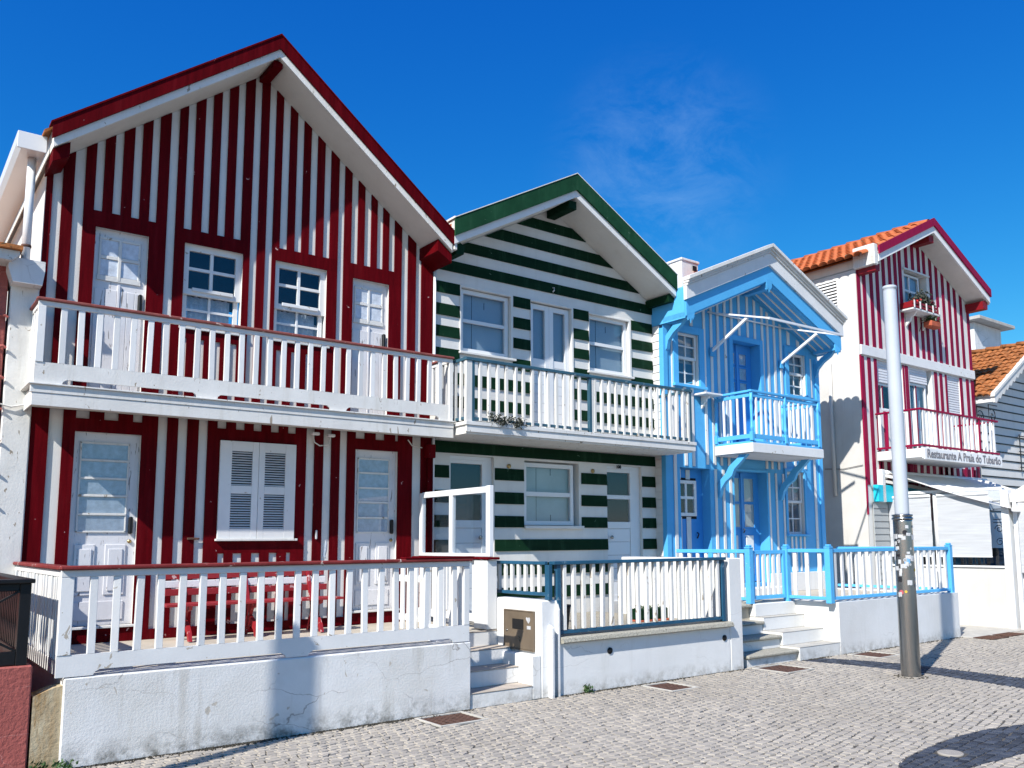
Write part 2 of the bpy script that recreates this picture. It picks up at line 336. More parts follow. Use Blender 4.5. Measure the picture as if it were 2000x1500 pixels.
def facade(name, m, x0, x1, z0, Y, top, openings, depth, parent, extra=()):
    """front wall sheet with real openings: top(x) gives the wall head, openings = (xa, xb, za, zb[, depth])"""
    xs = sorted({x0, x1, *extra, *[o[0] for o in openings], *[o[1] for o in openings]})
    org = Vector((x0, Y, z0)); bm = bmesh.new()
    def quad(a, b, c, d): bm.faces.new([bm.verts.new(Vector(p)-org) for p in (a, b, c, d)])
    for a, b in zip(xs[:-1], xs[1:]):
        mid = (a+b)/2; holes = sorted((o[2], o[3]) for o in openings if o[0] < mid < o[1]); z = z0
        for h0, h1 in holes:
            if h0 > z+1e-4: quad((a, Y, z), (b, Y, z), (b, Y, h0), (a, Y, h0))
            z = h1
        quad((a, Y, z), (b, Y, z), (b, Y, top(b)), (a, Y, top(a)))
    for o in openings:
        xa, xb, za, zb = o[:4]; d = o[4] if len(o) > 4 else depth
        quad((xa, Y, za), (xa, Y, zb), (xa, Y+d, zb), (xa, Y+d, za)); quad((xb, Y, za), (xb, Y+d, za), (xb, Y+d, zb), (xb, Y, zb))
        quad((xa, Y, zb), (xb, Y, zb), (xb, Y+d, zb), (xa, Y+d, zb)); quad((xa, Y, za), (xa, Y+d, za), (xb, Y+d, za), (xb, Y, za))
    me = bpy.data.meshes.new(name); bm.to_mesh(me); bm.free()
    return link(name, me, m, parent, org)
def board(name, m, x0, x1, z0, zl, zr, y0, y1, parent):
    return prism(name, m, [(x0, z0), (x1, z0), (x1, zr), (x0, zl)], y0, y1, parent)
def window(parent, x0, x1, z0, z1, Y, m='white_paint', fw=0.06, xb=(), zb=(), bw=0.03, d=0.05, back=('dark_inside', 0.15), name='window', glass='glass', panes=True):
    """frame mesh with glazing bars; each pane is a sub-part; xb, zb = centres of bars"""
    bx = [(x0, x0+fw, Y, Y+d, z0, z1), (x1-fw, x1, Y, Y+d, z0, z1), (x0+fw, x1-fw, Y+.001, Y+d, z1-fw, z1), (x0+fw, x1-fw, Y+.001, Y+d, z0, z0+fw)]
    for x in xb: bx.append((x-bw/2, x+bw/2, Y+.008, Y+d-.004, z0+fw, z1-fw))
    for z in zb: bx.append((x0+fw, x1-fw, Y+.010, Y+d-.006, z-bw/2, z+bw/2))
    f = multi(name, m, bx, parent, 0.002)
    xs = [x0+fw, *xb, x1-fw]; zs = [z0+fw, *zb, z1-fw]
    if panes:
        for a, b in zip(xs[:-1], xs[1:]):
            for c, e in zip(zs[:-1], zs[1:]):
                box('pane', glass, a, b, Y+d*0.5, Y+d*0.5+.005, c, e, f, 0)
    if back:
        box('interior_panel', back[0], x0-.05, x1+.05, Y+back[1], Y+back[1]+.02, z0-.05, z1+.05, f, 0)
    return f
def picket_run(parent, m, p0, p1, n, w, d, z0, z1, name='baluster', skip=()):
    """n upright pickets evenly from p0 to p1 (x,y centres)"""
    for i in range(n):
        if i in skip: continue
        f = i/(n-1) if n > 1 else 0.5
        x = p0[0]+(p1[0]-p0[0])*f; y = p0[1]+(p1[1]-p0[1])*f
        box(name, m, x-w/2, x+w/2, y-d/2, y+d/2, z0, z1, parent, 0.003)
def tile_mesh(u, v, n, tw=0.22, tl=0.42):
    bm = bmesh.new(); seg = 8; r = []
    for j, (vv, sc, zz) in enumerate(((0.0, 0.92, 0.0), (tl, 1.0, 0.035))):
        top = []; bot = []
        for k in range(seg+1):
            a = math.pi*k/seg; uu = -math.cos(a)*tw*0.5*sc; h = math.sin(a)*tw*0.36*sc+zz
            top.append(bm.verts.new(u*uu+v*vv+n*h)); bot.append(bm.verts.new(u*uu*0.9+v*vv+n*(h-0.018)))
        r.append((top, bot))
    for k in range(seg):
        bm.faces.new((r[0][0][k], r[0][0][k+1], r[1][0][k+1], r[1][0][k]))
        bm.faces.new((r[1][0][k], r[1][0][k+1], r[1][1][k+1], r[1][1][k]))
        bm.faces.new((r[0][1][k], r[1][1][k], r[1][1][k+1], r[0][1][k+1]))
    bmesh.ops.recalc_face_normals(bm, faces=bm.faces[:])
    me = bpy.data.meshes.new('roof_tile'); bm.to_mesh(me); bm.free()
    me.polygons.foreach_set('use_smooth', [True]*len(me.polygons))
    return me

# ================================================================== ground and pavement
g = prism('ground', 'far_paving', [(-400, -400), (400, -400), (400, 400), (-400, 400)], -0.30, -0.012, None, 'z'); g['kind'] = 'structure'
pv = prism('pavement', 'sand', [(-6, -4), (30, -4), (30, 8.3), (-6, 8.3)], -0.15, -0.004, None, 'z'); pv['kind'] = 'structure'

def in_poly(x, y, poly):
    c = False; n = len(poly)
    for i in range(n):
        x1, y1 = poly[i]; x2, y2 = poly[(i+1) % n]
        if (y1 > y) != (y2 > y) and x < (x2-x1)*(y-y1)/(y2-y1)+x1: c = not c
    return c
BAND = [(11.15, 8.3), (11.6, 8.3), (11.88, 7.6), (12.02, 7.0), (12.0, 6.2), (11.93, 5.3), (11.75, 4.0), (11.4, 2.6), (10.7, 2.6), (10.95, 4.0), (11.1, 4.9), (11.35, 6.2), (11.38, 6.8), (11.3, 7.5)]
BLOB = [(6.47, 3.82), (6.62, 3.97), (7.05, 4.09), (7.8, 4.18), (8.45, 4.17), (9.0, 4.03), (9.7, 3.7), (10.2, 3.2), (9.6, 3.15), (8.7, 3.38), (7.8, 3.5), (7.0, 3.57), (6.6, 3.66)]
DISC = (7.33, 3.90)
GRATES = [((4.61, 5.13), (7.65, 8.12)), ((7.79, 8.2), (7.58, 8.07)), ((10.02, 10.58), (7.57, 8.13)), ((12.33, 12.86), (7.59, 8.11))]
def ground_visible(x, y):
    # inside (and a good margin round) the part of the square that the photograph shows
    d1 = ((x-1.0)*5.3+(y-8.6)*6.3)/8.23
    d2 = (y-3.3)-(x-7.3)*0.456
    return d1 > -1.6 and d2 > -1.9 and y < 8.24 and x < 19.5
stones = []
ca, sa = math.cos(R(9)), math.sin(R(9)); PW, PH = 0.100, 0.086
def warp(i, j):
    u = i*PW; v = j*PH
    u += (0.5 if j % 2 else 0)*PW
    wv = Vector((u*0.45, v*0.45, 3.1)); dv = mnoise.noise_vector(wv)
    jx = mnoise.noise_vector(Vector((i*7.13, j*5.77, 0.3)))
    u += dv.x*0.14+jx.x*0.050; v += dv.y*0.14+jx.y*0.036
    return (u*ca-v*sa+1.0, u*sa+v*ca-3.0)
rs = random.Random(3)
for j in range(-30, 180):
    for i in range(-40, 230):
        a = warp(i, j)
        if not ground_visible(*a): continue
        # running-bond quad with its own corners
        b, c, d = warp(i+1, j), None, None
        off = 0 if j % 2 == 0 else 1
        c = warp(i+1-(1-off)*0, j+1); d = warp(i, j+1)
        sh = (-0.5 if j % 2 == 0 else 0.5)
        # shift the upper corners back by half a stone so stones stay square
        ux, uy = ca*PW*sh, sa*PW*sh
        c = (c[0]+ux, c[1]+uy); d = (d[0]+ux, d[1]+uy)
        stones.append((a, b, c, d))
def poly_area(q): return abs(sum(q[i][0]*q[(i+1) % len(q)][1]-q[(i+1) % len(q)][0]*q[i][1] for i in range(len(q))))/2
def stone_geo(q, rs):
    n = len(q); cx = sum(p[0] for p in q)/n; cy = sum(p[1] for p in q)/n
    gap = rs.uniform(0.005, 0.009); h = rs.uniform(0.003, 0.008)
    tx, ty = rs.uniform(-.014, .014), rs.uniform(-.014, .014)
    ring0, ring1 = [], []
    for px, py in q:
        dx, dy = px-cx, py-cy; L = max(1e-4, math.hypot(dx, dy))
        k0 = max(0.3, (L-gap*1.3)/L); k1 = max(0.25, (L-gap*1.3-0.006)/L)
        ring0.append((dx*k0, dy*k0, -0.008)); ring1.append((dx*k1, dy*k1, h+dx*tx+dy*ty))
    return cx, cy, ring0+ring1
def faces_of(nv):
    n = nv//2
    return [tuple(range(n, 2*n))]+[(i, (i+1) % n, n+(i+1) % n, n+i) for i in range(n)]
def dark(x, y): return in_poly(x, y, BAND) or in_poly(x, y, BLOB)
def cut(q):
    """stones on the edge of the dark inlay are cut along it, as the pavers did"""
    f = [dark(*p) for p in q]
    if all(f): return [(q, 1)]
    if not any(f): return [(q, 0)]
    ins, outs = [], []; n = len(q)
    for i in range(n):
        a, b = q[i], q[(i+1) % n]; (ins if f[i] else outs).append(a)
        if f[i] != f[(i+1) % n]:
            lo, hi = 0.0, 1.0
            for _ in range(10):
                md = (lo+hi)/2
                if dark(a[0]+(b[0]-a[0])*md, a[1]+(b[1]-a[1])*md) == f[i]: lo = md
                else: hi = md
            c = (a[0]+(b[0]-a[0])*lo, a[1]+(b[1]-a[1])*lo); ins.append(c); outs.append(c)
    A = poly_area(q)
    return [(pp, k) for pp, k in ((ins, 1), (outs, 0)) if len(pp) > 2 and poly_area(pp) > 0.12*A]
recs = []
for q0 in stones:
    for q, k in cut(q0):
        cx, cy, vsq = stone_geo(q, rs)
        if any(gx[0]-.04 < cx < gx[1]+.04 and gy[0]-.04 < cy < gy[1]+.04 for gx, gy in GRATES): continue
        if math.hypot(cx-DISC[0], cy-DISC[1]) < 0.12: continue
        if math.hypot(cx-10.95, cy-6.3) < 0.12: continue
        p = Vector((cx, cy, -CAM_H)); dep = p.dot(fwd)
        sx = p.dot(r2)/dep*1695.8+1084.9; sy = 850-p.dot(u2)/dep*1695.8
        area = (1.0/dep**2)*(CAM_H/p.length) if (10 < sx < 1990 and 0 < sy < 1492 and dep > 1) else 0
        recs.append((area, cx, cy, vsq, k, rs.random()))
recs.sort(key=lambda r: -r[0])
def tone_attr(me, vals):
    a = me.attributes.new('tone', 'FLOAT', 'FACE'); a.data.foreach_set('value', vals)
for area, cx, cy, vsq, k, tone in recs[:300]:
    me = bpy.data.meshes.new('paving_stone'); me.from_pydata(vsq, [], faces_of(len(vsq))); tone_attr(me, [tone]*len(me.polygons))
    link('paving_stone', me, 'basalt' if k else 'limestone', pv, (cx, cy, 0))
for kk, nm, mm in ((0, 'limestone_paving', 'limestone'), (1, 'basalt_paving', 'basalt')):
    V, F, T = [], [], []
    for area, cx, cy, vsq, k, tone in recs[300:]:
        if k != kk: continue
        b0 = len(V); V += [(x+cx, y+cy, z) for x, y, z in vsq]; ff = faces_of(len(vsq)); F += [tuple(b0+i for i in f) for f in ff]; T += [tone]*len(ff)
    me = bpy.data.meshes.new(nm); me.from_pydata(V, [], F); tone_attr(me, T)
    o = link(nm, me, mm, pv, (0, 0, 0)); o['kind'] = 'stuff'
lathe('inset_disc', 'limestone', [(0.105, -0.01), (0.105, 0.008), (0.095, 0.013)], DISC[0], DISC[1], 0, pv)
# drain covers set in the paving
GL = ['rusty drain cover by the stained wall under the red railing', 'rusty drain cover below the round coping of the green house wall', 'rusty drain cover in front of the granite steps', 'rusty drain cover beside the grey pole, near the white blue-fenced wall']
for (gx, gy), lab in zip(GRATES, GL):
    r_ = root('drain_cover', lab, 'drain cover', (gx[0], gy[0], 0), 'drain covers along the walls')
    box('cover_plate', 'rust', gx[0]+.015, gx[1]-.015, gy[0]+.015, gy[1]-.015, -.02, .003, r_, 0.003)
    multi('rim', 'concrete', [(gx[0]-.03, gx[0], gy[0]-.03, gy[1]+.03, -.02, .012), (gx[1], gx[1]+.03, gy[0]-.03, gy[1]+.03, -.02, .012), (gx[0], gx[1], gy[0]-.03, gy[0], -.02, .012), (gx[0], gx[1], gy[1], gy[1]+.03, -.02, .012)], r_)
    nb = 6; bx = []
    for i in range(nb):
        for j in range(nb):
            x = gx[0]+.05+(gx[1]-gx[0]-.1)*i/(nb-1); y = gy[0]+.05+(gy[1]-gy[0]-.1)*j/(nb-1)
            bx.append((x-.022, x+.022, y-.012, y+.012, .002, .008))
    multi('tread_lugs', 'rust', bx, r_, 0)

# ================================================================== red and white striped house
YF = 11.04
red = root('red_striped_house', 'tall white house with dark red vertical stripes and a red gable roof', 'house', (3.9, YF, 0))
XC, S = 3.79, 0.783
def rtop(x): return 8.054-S*abs(x-XC)
OPEN = [(1.80, 2.50, 0.90, 3.09, .10), (5.23, 5.885, 0.90, 3.09, .10), (3.42, 4.36, 1.88, 3.07, .05), (1.887, 2.47, 3.50, 5.52, .09), (5.137, 5.705, 3.50, 5.505, .09), (2.885, 3.609, 4.47, 5.538, .10), (4.032, 4.757, 4.47, 5.538, .10)]
facade('wall', 'white_wall', 1.36, 6.42, 0.70, YF, rtop, OPEN, .1, red, (XC,))
box('side_wall', 'white_wall', 1.36, 1.56, YF+.01, 17, 0.0, 6.1, red, 0)
box('side_wall', 'white_wall', 6.22, 6.42, YF+.01, 17, 0.0, 6.05, red, 0)
D = 0.025
def rb(x0, x1, z0, z1=None, nm='stripe_board', d=D):
    if x1-x0 < 0.006: return
    zl = rtop(x0)-.003 if z1 is None else z1; zr = rtop(x1)-.003 if z1 is None else z1
    if z1 is None and x0 < XC < x1:
        prism(nm, 'red', [(x0, z0), (x1, z0), (x1, zr), (XC, 8.05), (x0, zl)], YF-d, YF-.0005, red)
    else:
        board(nm, 'red', x0, x1, z0, zl, zr, YF-d, YF-.0005, red)
WU = [(1.425, 1.522), (1.638, 1.748), (1.855, 1.943), (2.05, 2.14), (2.257, 2.347), (2.455, 2.54), (2.662, 2.762), (2.861, 2.955), (3.07, 3.164), (3.268, 3.362), (3.473, 3.567), (3.689, 3.782), (3.889, 3.982), (4.078, 4.18), (4.281, 4.378), (4.481, 4.58), (4.686, 4.782), (4.901, 4.993), (5.099, 5.2), (5.301, 5.405), (5.499, 5.594), (5.69, 5.784), (5.898, 6.006), (6.136, 6.230)]
FULL = {0, 1, 6, 11, 12, 17, 22, 23}
FL = 3.44
edges = [1.36]+[e for wv in WU for e in wv]+[6.42]
ZH = 5.71
for i in range(0, len(edges), 2):
    a, b = edges[i], edges[i+1]; li = i//2-1; ri = i//2
    lf = li in FULL or li < 0; rf = ri in FULL or ri > 23
    z0 = FL if (lf and rf) else ZH
    rb(a, b, z0)
# head panels and jambs round the upper openings
for (xa, xb, oa, ob, zo, win) in ((1.748, 2.662, 1.887, 2.47, 5.52, 0), (2.762, 3.689, 2.885, 3.609, 5.538, 1), (3.982, 4.901, 4.032, 4.757, 5.538, 1), (4.993, 5.898, 5.137, 5.705, 5.505, 0)):
    rb(xa, xb, zo, ZH, 'head_panel'); rb(xa, oa, FL, zo, 'jamb_board'); rb(ob, xb, FL, zo, 'jamb_board')
    if win:
        rb(oa, ob, 4.33, 4.47, 'apron_panel')
        e2 = [oa]+[e for wv in WU if wv[0] > oa-.05 and wv[1] < ob+.05 for e in wv]+[ob]
        for k in range(0, len(e2), 2): rb(max(e2[k], oa), e2[k+1], FL, 4.33)
# lower storey
ZS = 3.34
for a, b in ((1.36, 1.536), (1.676, 1.80), (2.50, 2.676), (2.783, 2.904), (3.014, 3.145), (4.643, 4.765), (4.88, 5.001), (5.108, 5.23), (5.885, 6.111), (6.254, 6.42)): rb(a, b, 0.83, ZS)
rb(3.255, 3.42, 0.83, 3.24); rb(4.36, 4.526, 0.83, 3.24)
for z0, z1, xa, xb in ((3.09, 3.24, 1.80, 2.50), (3.07, 3.24, 3.42, 4.36), (3.09, 3.24, 5.23, 5.885)): rb(xa, xb, z0, z1, 'head_panel')
def dents(xa, xb, ws):
    e = [xa]+[v for q in ws for v in q]+[xb]
    for k in range(0, len(e), 2): rb(e[k], e[k+1], 3.24, ZS, 'head_block')
dents(1.80, 2.50, [(1.805, 1.938), (2.09, 2.241), (2.397, 2.495)])
dents(3.255, 4.526, [(3.369, 3.479), (3.597, 3.707), (3.82, 3.924), (4.044, 4.152), (4.273, 4.38)])
dents(5.23, 5.885, [(5.235, 5.367), (5.53, 5.669), (5.834, 5.88)])
rb(3.42, 4.36, 1.69, 1.88, 'apron_panel')
e2 = [3.42, 3.43, 3.505, 3.614, 3.722, 3.843, 3.949, 4.068, 4.17, 4.293, 4.355, 4.36]
for k in range(1, len(e2)-1, 2):
    pass
ws = [(3.43, 3.505), (3.614, 3.722), (3.843, 3.949), (4.068, 4.17), (4.293, 4.35)]
e2 = [3.42]+[v for q in ws for v in q]+[4.36]
for k in range(0, len(e2), 2): rb(e2[k], e2[k+1], 0.83, 1.69)
rb(1.36, 1.80, .70, .83, 'plinth_board', .03); rb(1.80, 2.50, .70, .87, 'plinth_board', .03); rb(2.5, 5.23, .70, .83, 'plinth_board', .03); rb(5.23, 5.885, .70, .87, 'plinth_board', .03); rb(5.885, 6.42, .70, .83, 'plinth_board', .03)
# doors
def door_low(x0, x1):
    d = box('door', 'white_door', x0, x1, YF+.05, YF+.095, .90, 3.09, red, 0.003)
    w_ = x1-x0
    box('threshold', 'white_old', x0-.03, x1+.04, YF-.06, YF+.05, .872, .90, d, .004)
    for z0, z1 in ((2.79, 2.96), (2.58, 2.76), (2.385, 2.555), (2.17, 2.35), (1.965, 2.14)):
        box('pane', 'curtain', x0+.13*w_, x1-.18*w_, YF+.0455, YF+.05, z0, z1, d, 0)
        box('glazing', 'glass', x0+.13*w_, x1-.18*w_, YF+.040, YF+.0425, z0, z1, d, 0)
    bx = [(x0+.11*w_, x1-.16*w_, YF+.028, YF+.05, z-.014, z+.012) for z in (2.775, 2.567, 2.367, 2.155)]
    bx += [(x0+.10*w_, x0+.13*w_, YF+.034, YF+.05, 1.95, 2.98), (x1-.18*w_, x1-.155*w_, YF+.034, YF+.05, 1.95, 2.98), (x0+.10*w_, x1-.155*w_, YF+.034, YF+.05, 2.96, 2.985), (x0+.10*w_, x1-.155*w_, YF+.034, YF+.05, 1.945, 1.965)]
    multi('glazing_bars', 'white_old', bx, d)
    for a, b in ((.10, .40), (.55, .86)):
        multi('panel', 'white_door', [(x0+a*w_, x0+b*w_, YF+.036, YF+.05, 1.24, 1.81), (x0+a*w_+.035, x0+b*w_-.035, YF+.024, YF+.036, 1.285, 1.76)], d, .008)
    multi('panel', 'white_door', [(x0+.1*w_, x1-.14*w_, YF+.038, YF+.05, .96, 1.17)], d, .006)
    box('door_handle', 'black_paint', x1-.085, x1-.04, YF-.005, YF+.05, 1.93, 2.13, d, .015)
    lathe_o = tube('lock', 'brass', [(x1-.062, YF+.05, 1.845), (x1-.062, YF+.03, 1.845)], .022, d, 12)
    return d
door_low(1.80, 2.50); door_low(5.23, 5.885)
def door_up(x0, x1, zt, swing=0):
    d = box('door', 'white_door', x0, x1, YF+.05, YF+.09, 3.50, zt, red, .003); w_ = x1-x0
    for a, b in ((.14, .46), (.52, .84)):
        for z0, z1 in ((zt-.31, zt-.12), (zt-.55, zt-.36)):
            box('pane', 'curtain', x0+a*w_, x0+b*w_, YF+.044, YF+.05, z0, z1, d, 0)
    multi('glazing_bars', 'white_old', [(x0+.10*w_, x0+.14*w_, YF+.036, YF+.05, zt-.58, zt-.10), (x0+.84*w_, x0+.88*w_, YF+.036, YF+.05, zt-.58, zt-.10), (x0+.46*w_, x0+.52*w_, YF+.03, YF+.05, zt-.6, zt-.10), (x0+.10*w_, x0+.88*w_, YF+.033, YF+.05, zt-.12, zt-.09), (x0+.10*w_, x0+.88*w_, YF+.033, YF+.05, zt-.355, zt-.315), (x0+.08*w_, x0+.9*w_, YF+.033, YF+.05, zt-.62, zt-.56)], d)
    for a, b in ((.06, .25), (.255, .47), (.53, .66), (.665, .80), (.805, .95)):
        box('plank', 'white_door', x0+a*w_, x0+b*w_, YF+.038, YF+.05, 3.52, zt-.72, d, .004)
    multi('meeting_rail', 'white_door', [(x0+.475*w_, x0+.525*w_, YF+.03, YF+.05, 3.50, zt-.65)], d)
    box('door_handle', 'black_paint', x1-.080, x1-.035, YF-.01, YF+.05, zt-.95, zt-.73, d, .014)
    return d
door_up(1.887, 2.47, 5.52); door_up(5.137, 5.705, 5.505)
# upper sash windows: dark panes above, lace curtain behind the lower sash
for x0, x1 in ((2.885, 3.609), (4.032, 4.757)):
    xc = (x0+x1)/2-.01
    f = window(red, x0, x1, 4.90, 5.538, YF+.035, 'white_paint', .075, (xc,), (5.235,), .04, .05, ('dark_inside', .35))
    f2 = window(red, x0+.02, x1-.02, 4.47, 4.96, YF+.075, 'white_paint', .055, (xc,), (4.72,), .03, .04, None)
    box('meeting_rail', 'white_paint', x0+.12, x1-.1, YF+.015, YF+.05, 4.945, 4.99, f2, .004)
    # lace curtain, gathered in folds
    bm = bmesh.new(); n = 28; pr = None
    for k in range(n+1):
        x = x0+.1+(x1-x0-.2)*k/n; y = YF+.16+.012*math.sin(k*1.9)
        c = bm.verts.new((x-x0, y-YF, 4.48-4.4)); d_ = bm.verts.new((x-x0, y-YF, 4.91-4.4+.008*math.sin(k*1.3)))
        if pr: bm.faces.new((pr[0], c, d_, pr[1]))
        pr = (c, d_)
    link('curtain', to_mesh(bm, 'curtain', True), 'curtain', f2, (x0, YF, 4.4))
    for cx_ in (x0+.22, x1-.22):   # embroidered little boats and waves of the lace
        for k in range(5): tube('lace_wave', 'lace', [(cx_-.09+.04*k, YF+.138, 4.60+.012*(k % 2)), (cx_-.07+.04*k, YF+.138, 4.60-.012*(k % 2)), (cx_-.05+.04*k, YF+.138, 4.60+.012*(k % 2))], .004, f2, 4)
        tube('lace_boat', 'lace', [(cx_-.06, YF+.138, 4.82), (cx_-.02, YF+.138, 4.865), (cx_+.03, YF+.138, 4.855), (cx_+.06, YF+.138, 4.82), (cx_-.06, YF+.138, 4.82)], .004, f2, 4)
    box('sill', 'white_old', x0-.03, x1+.05, YF-.05, YF+.08, 4.440, 4.475, red, .004)
# closed louvred shutters
for x0, x1 in ((3.405, 3.888), (3.893, 4.378)):
    a, b = (x0+.147, x1-.078) if x0 < 3.6 else (x0+.078, x1-.14)
    y0, y1 = YF-.055, YF-.027
    sh = multi('shutter', 'white_paint', [(x0, a, y0, y1, 1.87, 3.09), (b, x1, y0, y1, 1.87, 3.09), (a, b, y0+.001, y1, 2.965, 3.09), (a, b, y0+.001, y1, 1.87, 1.995), (a, b, y0+.001, y1, 2.43, 2.53)], red)
    box('shutter_back', 'dark_inside', a-.02, b+.02, y1+.001, y1+.006, 1.98, 2.98, sh, 0)  # near-black sheet: shade in the louvre gaps put into its colour
    for zz0, zz1 in ((1.995, 2.43), (2.53, 2.965)):
        nl = 14
        for k in range(nl):
            z = zz0+(zz1-zz0)*(k+.5)/nl
            prism('louvre', 'white_paint', [(y0+.002, z-.008), (y0+.006, z-.011), (y1-.002, z+.004), (y1-.006, z+.007)], a, b, sh, 'x')
box('shutter_sill', 'white_old', 3.385, 4.42, YF-.075, YF-.01, 1.842, 1.87, red, .004)
# shutter dogs and hooks
box('shutter_hook', 'rust', 3.06, 3.20, YF-.05, YF-.026, 1.86, 1.885, red, .004)
box('shutter_hook', 'sticker_white', 4.675, 4.70, YF-.05, YF-.026, 1.86, 1.98, red, .006)
# fish ornament painted on the lower wall
prism('fish_ornament', 'curtain', [(4.80, 1.66), (4.815, 1.74), (4.83, 1.80), (4.845, 1.86), (4.85, 1.80), (4.845, 1.72), (4.825, 1.65), (4.84, 1.62), (4.805, 1.62)], YF-.006, YF-.001, red)
# roof
vstrip('roof', 'soffit', XC, 8.30, 8.058, S, 1.335, 6.43, 10.471, 17.2, red)
vstrip('roof_covering', 'tile_old', XC, 8.335, 8.302, S, 1.25, 6.47, 10.57, 17.2, red)
vstrip('bargeboard_trim', 'white_old', XC, 8.16, 8.043, S, 1.33, 6.40, 10.435, 10.470, red)
vstrip('bargeboard', 'red', XC, 8.325, 8.145, S, 1.31, 6.42, 10.405, 10.4345, red)
vstrip('verge_cap', 'red', XC, 8.350, 8.326, S, 1.29, 6.44, 10.395, 10.56, red)
bz = 7.945
box('ridge_beam', 'red', 3.738, 3.862, 10.52, YF-.001, bz, 8.03, red, .004)
prism('purlin', 'red', [(1.338, 5.98), (1.338, 6.12), (1.50, 6.245), (1.50, 6.08)], 10.50, YF-.001, red)
prism('purlin', 'red', [(6.43, 5.84), (6.43, 5.97), (6.20, 6.15), (6.20, 5.98)], 10.50, YF-.001, red)
# gutter along the left eave with a downpipe
gt = prism('gutter', 'white_pvc', [(1.02, 6.19), (1.02, 6.32), (1.045, 6.32), (1.05, 6.22), (1.17, 6.19), (1.30, 6.20), (1.30, 6.15), (1.06, 6.13)], 10.72, 16.8, red)
box('gutter_end', 'white_pvc', 1.02, 1.30, 10.70, 10.72, 6.13, 6.32, gt, .004)
dp = tube('downpipe', 'white_pvc', [(1.20, 10.98, 6.14), (1.20, 10.98, 4.93)], .045, red, 14)
tube('pipe_collar', 'rust', [(1.20, 10.98, 5.13), (1.20, 10.98, 5.10)], .051, dp, 14)
# red rainwater hopper and pipe at the right corner
box('hopper', 'red', 6.30, 6.43, YF-.15, YF-.026, 3.02, 3.22, red, .012)
tube('rain_pipe', 'red', [(6.37, YF-.085, 3.03), (6.37, YF-.085, .73)], .042, red, 12)
tube('corner_pipe', 'white_pvc', [(6.452, YF-.03, 5.98), (6.452, YF-.03, .7)], .022, red, 10)
# cables and junction boxes under the balcony
tube('cable', 'white_old', [(4.60, YF-.04, 3.25), (4.62, YF-.06, 3.14), (4.70, YF-.05, 3.10), (4.82, YF-.05, 3.12), (4.86, YF-.04, 3.24)], .009, red, 6)
box('junction_box', 'white_pvc', 4.57, 4.68, YF-.10, YF-.03, 3.235, 3.275, red, .01)
box('junction_box', 'white_pvc', 4.80, 4.90, YF-.10, YF-.03, 3.225, 3.265, red, .01)
tube('cable', 'white_old', [(6.03, YF-.04, 3.27), (6.09, YF-.05, 3.19), (6.26, YF-.04, 3.17)], .008, red, 6)

# balcony of the red house
BX0, BX1, BY = 1.29, 6.43, 10.43
bal = multi('balcony', 'white_old', [(BX0, BX1, BY+.02, YF-.03, 3.342, 3.47), (BX0-.012, BX1, BY-.012, BY+.02, 3.265, 3.40), (BX0-.012, BX0, BY+.02, YF-.03, 3.265, 3.40), (BX0-.05, BX1, BY-.045, BY+.09, 3.487, 3.503), (BX0-.05, BX0+.06, BY+.09, YF-.03, 3.487, 3.503), (BX0-.03, BX1, BY-.02, BY+.02, 3.402, 3.486)], red)
for k in range(7):
    y = BY+.025+k*.083; box('soffit_plank', 'soffit', BX0+.002, BX1-.002, y, min(y+.079, YF-.03), 3.326, 3.341, bal, .005)
def cut_board(parent, m, xa, xb, z0, z1, cuts, y0, y1, hz):
    """board on feet: long low openings with flared ends along its lower edge"""
    org = Vector((xa, y0, z0)); bm = bmesh.new()
    feet = [xa]+[v for c in cuts for v in c]+[xb]
    polys = [[(xa, z0+hz), (xb, z0+hz), (xb, z1), (xa, z1)]]
    for k in range(0, len(feet), 2):
        a, b = feet[k], feet[k+1]; fl = .05
        l2 = a-(fl if k else 0); r2_ = b+(fl if k+2 < len(feet) else 0); l1 = a-(.015 if k else 0); r1 = b+(.015 if k+2 < len(feet) else 0)
        polys.append([(a, z0), (b, z0), (r1, z0+hz*.6), (r2_, z0+hz), (l2, z0+hz), (l1, z0+hz*.6)])
    for po in polys:
        f0 = [bm.verts.new((x-xa, 0, z-z0)) for x, z in po]; f1 = [bm.verts.new((x-xa, y1-y0, z-z0)) for x, z in po]
        bm.faces.new(f0); bm.faces.new(f1[::-1]); n_ = len(po)
        for i in range(n_): bm.faces.new((f0[i], f1[i], f1[(i+1) % n_], f0[(i+1) % n_]))
    return link('bottom_board', to_mesh(bm, 'bottom_board'), m, parent, org)
cut_board(bal, 'white_old', BX0, BX1, 3.504, 3.735, [(1.55, 2.95), (3.17, 4.60), (4.81, 6.22)], BY+.015, BY+.045, .062)
n = 29
for i in range(1, n):
    x = 1.333+.1737*i
    box('baluster', 'white_paint', x, x+.062, BY+.014+.001, BY+.046, 3.735, 4.345, bal, .003)
box('corner_post', 'white_paint', BX0, BX0+.075, BY+.005, BY+.06, 3.735, 4.345, bal, .003)
box('corner_post', 'white_paint', BX1-.06, BX1, BY+.005, BY+.06, 3.504, 4.345, bal, .003)
box('rail', 'white_paint', BX0, BX1, BY+.01, BY+.05, 4.346, 4.398, bal, .003)
box('cap_rail', 'cap_faded', BX0-.02, BX1+.01, BY-.02, BY+.075, 4.399, 4.431, bal, .008)
